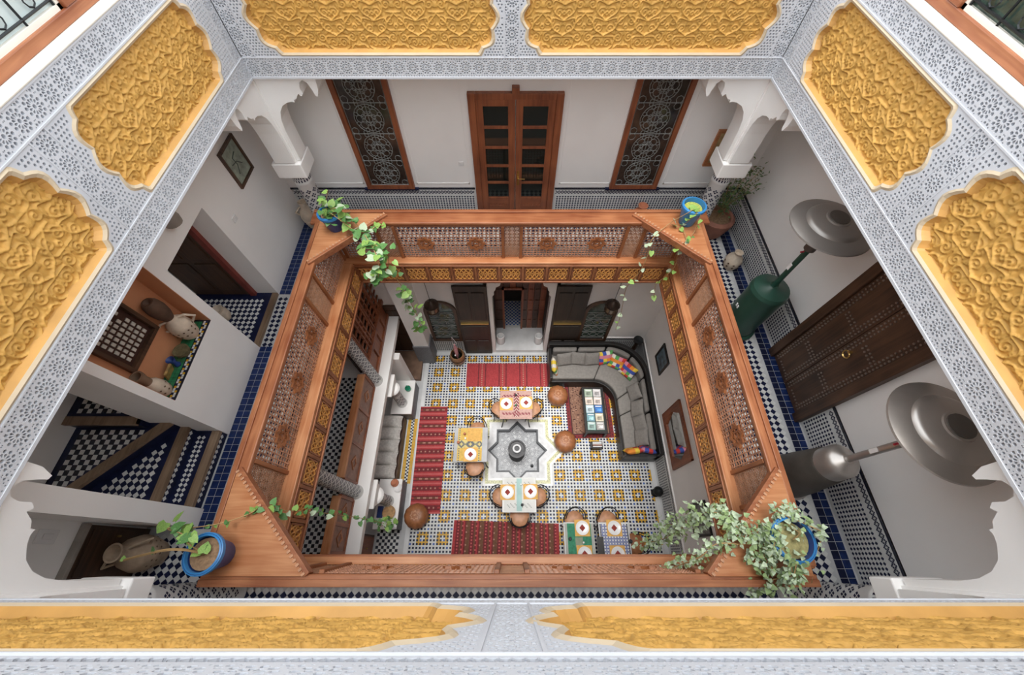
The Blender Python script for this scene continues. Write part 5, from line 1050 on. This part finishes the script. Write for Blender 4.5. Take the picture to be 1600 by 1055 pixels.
b = MB(); b.lathe([(.07, 0), (.09, .02), (.05, .05), (.04, .2), (.10, .22), (.11, .26), (.08, .32), (.03, .36), (0, .37)], (3.22, 1.25, 0), 14); tag(b.build('floor_lantern', iron, None, smooth=True), 'small black metal lantern standing by the tiled wall base', 'lantern')
# ------------------------------------------------------------------ alcove seat and the things on the low walls
t = thing('alcove_bench', (-2.95, 2.2, 0), 'silver grey cushioned bench in the tiled alcove', 'bench'); b = MB(); b.bx(-3.5, -2.58, 1.50, 2.92, 0, .24); b.build('bench_base', wdky, t)
for k in range(5):
    y = 1.64 + k * .283; b = pillow(.92, .31, .30); b.v = [(-3.03 + p[0], y + p[1], .39 + p[2]) for p in b.v]; tag(b.build('bench_cushion', silver_f, None, smooth='all'), 'silver grey bench cushion, ' + ['nearest the terracotta jar', 'second from the terracotta jar', 'in the middle of the alcove row', 'second from the green bottle', 'nearest the green bottle'][k], 'cushion', 'silver cushions on the alcove bench')
def vessel(name, loc, prof, mat, label, cat, n=18, handles=0, hz=(.6, .85), hr=.1, ms=None, mats=None, motif=None):
    t = thing(name, loc, label, cat); b = MB(); b.lathe(prof, loc, n, ms=ms); b.build('body', mats or mat, t, smooth=True); H = max(z for _, z in prof)
    for k in range(handles):
        a = PI * k + .6; c, s = math.cos(a), math.sin(a); b = MB()
        r0 = np.interp(hz[0] * H, [z for _, z in prof[:7]], [r for r, _ in prof[:7]]); r1 = np.interp(hz[1] * H, [z for _, z in prof[:7]], [r for r, _ in prof[:7]])
        b.tube([(loc[0] + q * c, loc[1] + q * s, loc[2] + z) for q, z in ((r0 * .95, hz[0] * H), (r0 * 1.0 + hr * .8, (hz[0] * .5 + hz[1] * .5) * H), (r1 + hr * .6, hz[1] * H * 1.0), (r1 * .9, hz[1] * H))], .014, 6); b.build('handle', mats[0] if mats else mat, t, smooth=True)
    if motif: motif(t, loc)
    return t
vessel('green_bottle', (-2.52, 3.55, .48), [(.06, 0), (.07, .03), (.07, .10), (.02, .15), (.02, .22), (.0, .22)], M('glass_emerald', (.02, .26, .15), .12, var=.1, spec=.6), 'emerald green glass bottle on the low white wall', 'bottle')
vessel('terracotta_jar', (-2.52, 1.38, .48), [(.05, 0), (.08, .04), (.08, .10), (.05, .13), (.055, .15), (.0, .13)], terra, 'round terracotta jar on the near low wall', 'jar')
vessel('ceramic_bowl', (-2.44, 1.28, .48), [(.03, 0), (.08, .05), (.085, .06), (.07, .05), (0, .02)], china, 'white and blue ceramic bowl beside the terracotta jar', 'bowl')
vessel('bread_bowl', (-2.56, .80, .48), [(.07, 0), (.13, .06), (.135, .07), (.11, .05), (0, .04)], M('bread_tan', (.55, .33, .16), .8, var=.25, vs_=20), 'tan round bowl on the near low wall', 'bowl')
b = MB(); b.bx(-2.80, -2.70, .70, .92, .48, .56); b.bx(-2.79, -2.71, .72, .90, .56, .565); tag(b.build('blue_box', potnavy, None, bev=.004), 'small navy box beside the tan bowl', 'box')
vessel('flower_pot', (-2.52, .58, .48), [(.04, 0), (.06, .08), (.065, .09), (.05, .08), (0, .07)], potnavy, 'small navy flower pot on the near low wall', 'pot')
cb = thing('low_cabinet', (-3.1, .1, 0), 'reddish wooden cabinet below the mezzanine near the viewer', 'cabinet')
b = MB(); b.bx(-3.4, -2.95, -.6, .40, .0, .95); b.build('body', wdk, cb, bev=.006)
for (a, c) in ((-.56, -.12), (-.08, .36)):
    b = MB(); b.bx(-2.95, -2.93, a, c, .06, .88); dd = b.build('door', wred, cb, bev=.004); b = MB(); b.tube([(-2.93, (a + c) / 2, .5), (-2.90, (a + c) / 2, .5)], .012, 6); b.build('knob', brass, dd)
# ------------------------------------------------------------------ patio heaters
def heater(x, y, body, cone, canopy, label, Hc=2.12, top=1.0, conical=False):
    t = thing('patio_heater', (x, y, G1), label, 'heater', 'patio heaters in the gallery'); z = G1
    b = MB(); b.lathe([(.26, 0), (.27, .02), (.27, .07), (.24, .09)], (x, y, z), 28); b.build('base', cone, t, smooth=True)
    if conical:
        b = MB(); b.lathe([(.25, .09), (.235, .35), (.19, top - .22), (.175, top - .2)], (x, y, z), 28); b.build('tank_cover', body, t, smooth=True); b = MB(); b.lathe([(.176, top - .2), (.172, top - .03), (.13, top + .02), (.06, top + .05), (.05, top + .06), (0, top + .06)], (x, y, z), 28); b.build('shoulder', cone, t, smooth=True)
    else:
        b = MB(); b.lathe([(.235, .09), (.235, top - .12), (.245, top - .11), (.245, top - .06)], (x, y, z), 28); b.build('tank_cover', body, t, smooth=True); b = MB(); b.lathe([(.245, top - .06), (.225, top - .01), (.07, top + .03), (.055, top + .05), (0, top + .05)], (x, y, z), 28); b.build('shoulder', cone, t, smooth=True)
        b = MB(); 
        for q in (-.02, .02): b.bx(x - .245, x - .238, y + q - .012, y + q + .012, z + .55, z + .60)
        b.build('badge', china, t)
    b = MB(); b.tube([(x, y, z + top), (x, y, z + Hc - .22)], .033, 14); b.build('pole', cone if not conical else steel, t, smooth=True)
    b = MB(); b.lathe([(.036, Hc - .42), (.062, Hc - .40), (.065, Hc - .12), (.05, Hc - .10), (.05, Hc - .02)], (x, y, z), 16); b.build('burner', steel_d, t, smooth=True)
    b = MB(); b.tube([(x - .035, y, z + Hc - .44), (x - .075, y - .01, z + Hc - .44)], .010, 6); b.build('valve', M('valve_red', (.45, .03, .05), .4), t)
    b = MB(); b.bx(x - .04, x - .033, y - .02, y + .02, z + Hc - .75, z + Hc - .66); b.build('label_plate', china, t)
    b = MB(); b.lathe([(.41, Hc - .055), (.415, Hc - .06), (.41, Hc - .045), (.33, Hc - .01), (.28, Hc + .0), (.265, Hc + .025), (.24, Hc + .04), (.12, Hc + .06), (.115, Hc + .075), (.0, Hc + .08)], (x, y, z), 48); b.build('reflector', canopy, t, smooth=True)
    b = MB(); b.lathe([(.10, Hc + .072), (.098, Hc + .085), (.0, Hc + .088)], (x, y, z), 20); b.build('reflector_cap', steel_d, t, smooth=True); return t
can_g = M('canopy_grey', (.36, .34, .32), .38, metal=.6, var=.08, vs_=2)
heater(3.38, 3.05, hgreen, hgreen, can_g, 'green patio heater with grey mushroom reflector near the small urn')
heater(3.40, .86, M('cover_charcoal', (.09, .08, .07), .5, metal=.4, var=.15), steel, steel, 'steel patio heater with conical charcoal base near the bushy ivy', conical=True)
# ------------------------------------------------------------------ urns, jars and planters
urn = [(.09, 0), (.14, .06), (.19, .22), (.20, .30), (.16, .42), (.09, .48), (.075, .53), (.095, .58), (.10, .60), (.08, .60), (.06, .53), (0, .50)]
def sc_(p, a, c): return [(r * a, z * c) for r, z in p]
dots = M('dot_brown', (.13, .08, .05), .8)
def dotband(r, z, n, s=.013):
    def g(t, loc):
        b = MB()
        for k in range(n):
            a = 2 * PI * k / n
            for dz in (-.03, .03): b.poly([(loc[0] + (r + .004) * math.cos(a + e * s / r), loc[1] + (r + .004) * math.sin(a + e * s / r), loc[2] + z + dz + q * s) for e, q in ((1, 0), (0, 1), (-1, 0), (0, -1))])
        b.build('painted_dots', dots, t)
    return g
vessel('clay_urn', (-4.00, .03, G1), sc_(urn, .92, 1.05), M('clay_weathered', (.36, .27, .19), .85, var=.28, vs_=8, bump=.25, bs=30), 'large brown clay urn with two handles and dots on the gallery floor', 'urn', handles=2, hr=.10, motif=dotband(.185, .30, 18))
vessel('clay_urn', (3.60, 4.20, G1), sc_(urn, .68, .62), clay, 'small pale rounded urn on the gallery floor near the green heater', 'urn', motif=dotband(.14, .17, 10, .02))
vessel('clay_urn', (-3.48, 5.12, G1), sc_(urn, .72, .95), clay, 'pale narrow jar behind the far tiled column', 'urn', handles=2, hr=.05)
vessel('niche_jar', (-3.84, 2.33, 5.31), sc_([(.06, 0), (.10, .05), (.125, .17), (.11, .27), (.06, .33), (.055, .36), (.085, .44), (.095, .52), (.085, .60), (.06, .64), (.04, .64), (0, .6)], 1.0, 1.08), clay, 'pale two-handled jar with dark woven neck on the green ledge', 'jar', handles=2, hr=.09, hz=(.28, .50), motif=dotband(.124, .18, 14, .014), ms=[0] * 5 + [1] * 6, mats=[clay, clay_d])
vessel('niche_jar', (-3.84, 1.60, 5.31), [(.05, 0), (.08, .04), (.095, .13), (.08, .22), (.05, .27), (.05, .33), (.065, .40), (.066, .42), (.05, .42), (.04, .3), (0, .28)], clay, 'pale jar with brown mouth at the stair end of the green ledge', 'jar', motif=dotband(.094, .13, 10, .013), ms=[0] * 4 + [1] * 6, mats=[clay, M('clay_brown', (.22, .14, .09), .8, var=.2)])
vessel('blue_cup', (-3.85, 1.93, 5.31), [(.025, 0), (.035, .02), (.02, .06), (.045, .13), (.045, .14), (.035, .13), (0, .08)], potnavy, 'small navy cup on the green ledge', 'cup')
vessel('moss_bowl', (-3.83, 2.08, 5.31), [(.05, 0), (.08, .05), (.085, .09), (.06, .085), (0, .08)], M('moss_brown', (.14, .12, .06), .9, var=.3, vs_=30), 'mossy brown bowl on the green ledge', 'bowl')
b = MB(); b.prism([(0, 0), (.02, 0), (.10, .14), (.08, .15)], 1.74, 1.88, lambda u, w, d: (-3.90 + u * .9, d, 5.31 + w)); tag(b.build('painted_tile', M('tile_ochre', (.40, .25, .08), .4, var=.5, vs_=25), None), 'small ochre painted tile leaning on the green ledge', 'tile')
vessel('white_jar', (-4.36, 3.18, G1 + .047), [(.07, 0), (.10, .06), (.10, .16), (.075, .2), (.085, .23), (.06, .22), (0, .18)], clay, 'small cream jar on the floor of the door recess', 'jar')
vessel('clay_pot', (2.24, 5.22, G1), [(.08, 0), (.13, .10), (.14, .22), (.09, .30), (.07, .34), (.085, .40), (.07, .40), (.05, .34), (0, .3)], terra, 'small terracotta pot on the floor behind the far railing', 'pot')
def potted(name, loc, prof, mats, label, cat='potted plant', soil_r=.1, soil_z=.25):
    t = thing(name, loc, label, cat); b = MB(); b.lathe(prof, loc, 28, ms=[0] * (len(prof) - 6) + [1] * 5 if False else None); b.build('pot', mats[0], t, smooth=True)
    rp = max(prof, key=lambda q: q[0] + q[1])
    b = MB(); b.lathe([(rp[0] + .004, rp[1] - .045), (rp[0] + .010, rp[1] - .04), (rp[0] + .010, rp[1] - .004), (rp[0] - .018, rp[1] + .004), (rp[0] - .022, rp[1] - .03)], loc, 28, caps=False); b.build('pot_rim', mats[1], t, smooth=True)
    b = MB(); b.lathe([(0, soil_z), (soil_r * .6, soil_z + .006), (soil_r, soil_z)], loc, 20); b.build('soil', mats[2] if len(mats) > 2 else soil, t, smooth=True); return t
BP = lambda s, h: [(.085 * s, 0), (.09 * s, .01), (.135 * s, h), (.12 * s, h), (.105 * s, h * .55), (0, h * .5)]
def leaf_mesh(name, mat, heart=True):
    P = [(0, 0, 0), (.30, -.12, .02), (.46, .18, .05), (.36, .55, .04), (0, 1.0, -.06), (-.36, .55, .04), (-.46, .18, .05), (-.30, -.12, .02), (0, .45, -.03)]
    b = MB(); b.mesh(P, [(0, 1, 2, 8), (8, 2, 3, 4), (8, 4, 5, 6), (0, 8, 6, 7)])
    me = bpy.data.meshes.new(name); me.from_pydata(b.v, [], b.f); me.materials.append(mat); me.polygons.foreach_set('use_smooth', [True] * len(b.f)); return me
LM = [leaf_mesh('leaf_a', leaf_a), leaf_mesh('leaf_b', leaf_b), leaf_mesh('leaf_c', leaf_c)]
def crv(P, n=10):
    P = [Vector(p) for p in P]; o = []
    for k in range(len(P) - 1):
        p0, p1, p2, p3 = P[max(k - 1, 0)], P[k], P[k + 1], P[min(k + 2, len(P) - 1)]
        for j in range(n): t = j / n; o.append(.5 * ((2 * p1) + (p2 - p0) * t + (2 * p0 - 5 * p1 + 4 * p2 - p3) * t * t + (3 * p1 - p0 - 3 * p2 + p3) * t ** 3))
    return o + [P[-1]]
def strand(t, P, nleaf, size, spread, rnd, weights=(3, 2, 1), r=.005):
    C = crv(P); b = MB(); b.tube(C, r, 5); b.build('stem', stem_m, t)
    for k in range(nleaf):
        c = C[min(len(C) - 1, int((k + rnd.random()) / nleaf * len(C)))]; s = size * rnd.uniform(.7, 1.25)
        p = c + Vector((rnd.uniform(-1, 1), rnd.uniform(-1, 1), rnd.uniform(-.3, .6))) * spread
        o = bpy.data.objects.new('leaf', LM[rnd.choices((0, 1, 2), weights)[0]]); COL.objects.link(o); o.parent = t
        o.location = p - ORG[t.name]; o.rotation_euler = (rnd.uniform(-.7, .5), rnd.uniform(-.6, .6), rnd.uniform(0, 2 * PI)); o.scale = (s, s, s)
rn = random.Random(3)
SZ = RT + .031
# leafiest trailing ivy
L1 = (-2.58, 4.22, SZ); t = potted('ivy_pot', L1, BP(1.15, .30), [potnavy, potblue], 'blue pot with large-leaved ivy trailing thickly over the railing corner', soil_r=.125, soil_z=.25)
p0 = Vector((L1[0], L1[1], L1[2] + .27))
strand(t, [p0, p0 + Vector((.12, 0, .10)), gz(552, 345, 5.35), gz(575, 375, 5.30), gz(588, 400, 5.25), gz(592, 425, 5.05), gz(588, 440, 4.8)], 62, .125, .12, rn)
strand(t, [p0, p0 + Vector((.1, -.1, .08)), gz(560, 365, 5.3), gz(590, 385, 5.25), gz(606, 400, 5.1), gz(610, 420, 4.7), gz(632, 455, 4.2), gz(638, 475, 3.8)], 44, .11, .09, rn)
strand(t, [gz(632, 455, 4.2), gz(640, 470, 3.9), gz(650, 490, 3.5), gz(655, 505, 3.2), gz(660, 520, 2.9)], 30, .11, .09, rn, (3, 2, 2))
strand(t, [p0, p0 + Vector((-.02, .05, .15)), gz(510, 310, 5.75), gz(512, 298, 5.9)], 6, .10, .05, rn, (1, 4, 0)); strand(t, [gz(570, 370, 5.3), gz(585, 355, 5.3), gz(600, 352, 5.25)], 7, .09, .05, rn)
# bright blue pot
L2 = (2.58, 4.33, SZ); t = potted('ivy_pot', L2, BP(1.2, .33), [potblue, potblue, M('moss_bright', (.42, .46, .10), .9, var=.4, vs_=40)], 'bright blue pot with mossy top and a few hanging pale leaves', soil_r=.13, soil_z=.27)
p0 = Vector((L2[0], L2[1], L2[2] + .29))
strand(t, [p0, p0 + Vector((-.02, -.17, .05)), gz(1070, 350, 5.25), gz(1062, 355, 5.22), gz(1048, 350, 5.22)], 8, .08, .04, rn, (1, 3, 2))
strand(t, [p0, p0 + Vector((-.1, -.14, .05)), gz(1045, 350, 5.25), gz(1018, 375, 5.15), gz(1015, 390, 4.9)], 6, .095, .03, rn, (0, 2, 3)); strand(t, [gz(1066, 355, 5.22), gz(1072, 375, 5.2), gz(1060, 392, 5.05), gz(1055, 415, 4.7), gz(1040, 432, 4.4), gz(1025, 445, 4.1), gz(1022, 468, 3.7)], 14, .09, .05, rn, (0, 2, 3))
strand(t, [gz(1015, 390, 4.9), gz(1005, 415, 4.6), gz(990, 438, 4.2), gz(978, 452, 3.9), gz(970, 490, 3.0), gz(962, 515, 2.4)], 12, .09, .05, rn, (0, 2, 3)); strand(t, [p0, p0 + Vector((.05, -.15, .03)), gz(1085, 362, 5.22), gz(1070, 378, 5.2)], 6, .06, .04, rn, (1, 2, 1))
# pot with bare stem
L3 = (-2.72, .02, SZ); t = potted('ivy_pot', L3, BP(1.2, .30), [potnavy, potblue], 'navy pot of dry soil with a bare stem and a long thin ivy trail', soil_r=.13, soil_z=.26)
p0 = Vector((L3[0], L3[1], L3[2] + .27))
strand(t, [p0, p0 + Vector((-.10, .03, .12)), gz(258, 860, 5.6), gz(222, 868, 5.55), gz(188, 877, 5.5)], 3, .06, .02, rn, r=.011); strand(t, [p0, gz(295, 850, 5.6), gz(285, 835, 5.6), gz(262, 826, 5.55), gz(300, 820, 5.5)], 14, .095, .07, rn, (3, 3, 0))
strand(t, [gz(300, 825, 5.5), gz(345, 818, 5.35), gz(385, 805, 5.25), gz(412, 792, 5.18), gz(440, 795, 5.0)], 12, .055, .02, rn, (4, 1, 0)); strand(t, [gz(412, 792, 5.18), gz(445, 798, 4.9), gz(490, 800, 4.3), gz(530, 805, 3.6), gz(565, 810, 3.0), gz(600, 818, 2.2)], 40, .07, .05, rn, (4, 1, 1))
strand(t, [gz(600, 818, 2.2), gz(610, 822, 1.6), gz(612, 826, 1.0)], 14, .09, .09, rn, (4, 2, 1))
# bushy ivy
L4 = (2.52, .13, SZ); t = potted('ivy_pot', L4, BP(1.35, .30), [potnavy, potblue, M('soil_mossy', (.30, .27, .12), .95, var=.3, vs_=30)], 'blue rimmed pot with dense small-leaved variegated ivy spilling both ways', soil_r=.15, soil_z=.25)
p0 = Vector((L4[0], L4[1], L4[2] + .27)); foli = [MB(), MB()]; rb = random.Random(11)
def bush(P, n, spread, size):
    C = crv(P)
    b = MB(); b.tube(C, .005, 5); b.build('stem', stem_m, t)
    for k in range(n):
        c = rb.choice(C) + Vector((rb.gauss(0, 1), rb.gauss(0, 1), rb.gauss(0, .7))) * spread; s = size * rb.uniform(.6, 1.3)
        Mx = Matrix.Translation(c) @ Euler((rb.uniform(-.9, .7), rb.uniform(-.8, .8), rb.uniform(0, 6.28))).to_matrix().to_4x4() @ Matrix.Scale(s, 4)
        m_ = foli[0] if rb.random() < .55 else foli[1]
        m_.mesh([Mx @ Vector(p) for p in ((0, 0, 0), (.45, .2, .05), (.3, .5, .03), (0, 1, -.05), (-.3, .5, .03), (-.45, .2, .05))], [(0, 1, 2, 3), (0, 3, 4, 5)])
e0 = p0 + Vector((-.17, 0, .03)); e1 = p0 + Vector((-.05, -.18, .03)); e2 = p0 + Vector((.02, .18, .03))
bush([e0, gz(1205, 830, 5.45), gz(1180, 840, 5.35), gz(1140, 815, 5.3)], 260, .05, .05)
bush([gz(1150, 820, 5.3), gz(1130, 805, 5.28), gz(1105, 800, 5.2), gz(1085, 812, 4.8), gz(1060, 818, 4.3), gz(1035, 822, 3.7)], 260, .055, .055)
bush([gz(1085, 812, 4.8), gz(1055, 832, 4.2), gz(1030, 845, 3.5), gz(1000, 848, 3.0)], 150, .06, .06); bush([gz(1200, 835, 5.4), gz(1165, 850, 5.3), gz(1120, 850, 5.22), gz(1095, 870, 5.1), gz(1070, 880, 4.9), gz(1045, 890, 4.7)], 190, .045, .05)
bush([e1, gz(1240, 898, 5.45), gz(1225, 903, 5.3), gz(1200, 908, 5.2), gz(1185, 920, 5.0)], 240, .06, .055); bush([e2, gz(1232, 808, 5.5), gz(1215, 798, 5.45), gz(1240, 795, 5.4)], 70, .035, .05); bush([e2, gz(1272, 825, 5.6), gz(1284, 835, 5.5), gz(1278, 860, 5.4)], 60, .03, .045)
bush([e0, gz(1205, 868, 5.45), gz(1195, 880, 5.35), gz(1175, 870, 5.3)], 150, .05, .05); bush([p0, p0 + Vector((.04, .05, .06)), p0 + Vector((.0, .1, .04))], 12, .05, .05)
stuff(foli[0].build('small_leaves', leaf_c, t)); stuff(foli[1].build('small_leaves', M('leaf_sage', (.26, .36, .16), .55, var=.3, vs_=20), t))
# terracotta planter with a leafy shrub
L5 = (3.46, 4.98, G1); t = potted('terracotta_planter', L5, [(.16, 0), (.20, .06), (.26, .25), (.27, .38), (.23, .42), (.20, .40), (.20, .30), (0, .28)], [M('terracotta_dark', (.30, .13, .09), .7, var=.25, vs_=6), M('terracotta_dark', (.30, .13, .09), .7)], 'wide dark terracotta planter with a thin-leaved shrub beside the far column', soil_r=.21, soil_z=.34)
fo2 = MB(); c0 = Vector((L5[0], L5[1], L5[2] + .36))
for k in range(9):
    a = k * .7; P = [c0, c0 + Vector((.05 * math.cos(a), .05 * math.sin(a), .3)), c0 + Vector((.16 * math.cos(a), .16 * math.sin(a), .55 + .08 * (k % 4))), c0 + Vector((.25 * math.cos(a) + .03, .23 * math.sin(a), .75 + .13 * (k % 4)))]
    C = crv(P); b = MB(); b.tube(C, .004, 4); b.build('stem', stem_m, t)
    for q in range(70):
        c = rb.choice(C[6:]) + Vector((rb.gauss(0, .05), rb.gauss(0, .05), rb.gauss(0, .04))); s = .05 * rb.uniform(.6, 1.4); Mx = Matrix.Translation(c) @ Euler((rb.uniform(-1, 1), rb.uniform(-1, 1), rb.uniform(0, 6.28))).to_matrix().to_4x4() @ Matrix.Scale(s, 4)
        fo2.mesh([Mx @ Vector(p) for p in ((0, 0, 0), (.25, .4, .05), (0, 1, -.05), (-.25, .4, .05))], [(0, 1, 2, 3)])
stuff(fo2.build('small_leaves', M('leaf_dark', (.10, .17, .06), .6, var=.3, vs_=20), t))
# flowers on the near low wall
t = thing('flower_sprig', (-2.52, .58, .56), 'green sprig with white flowers in the small navy pot', 'flowers'); rq = random.Random(5)
strand(t, [(-2.52, .58, .565), (-2.50, .60, .72), (-2.42, .56, .82)], 12, .08, .07, rq, (4, 1, 0)); strand(t, [(-2.52, .58, .565), (-2.55, .56, .72), (-2.62, .52, .80)], 12, .08, .07, rq, (4, 1, 0))
b = MB()
for k in range(6):
    c = Vector((-2.50 + rq.uniform(-.1, .12), .57 + rq.uniform(-.06, .08),   .82 + rq.uniform(-.05, .05)))
    for q in range(5): a = q * 1.257; b.poly([c, c + Vector((.03 * math.cos(a - .4), .03 * math.sin(a - .4), .008)), c + Vector((.045 * math.cos(a), .045 * math.sin(a), .004)), c + Vector((.03 * math.cos(a + .4), .03 * math.sin(a + .4), .008))])
b.build('white_petals', china, t)
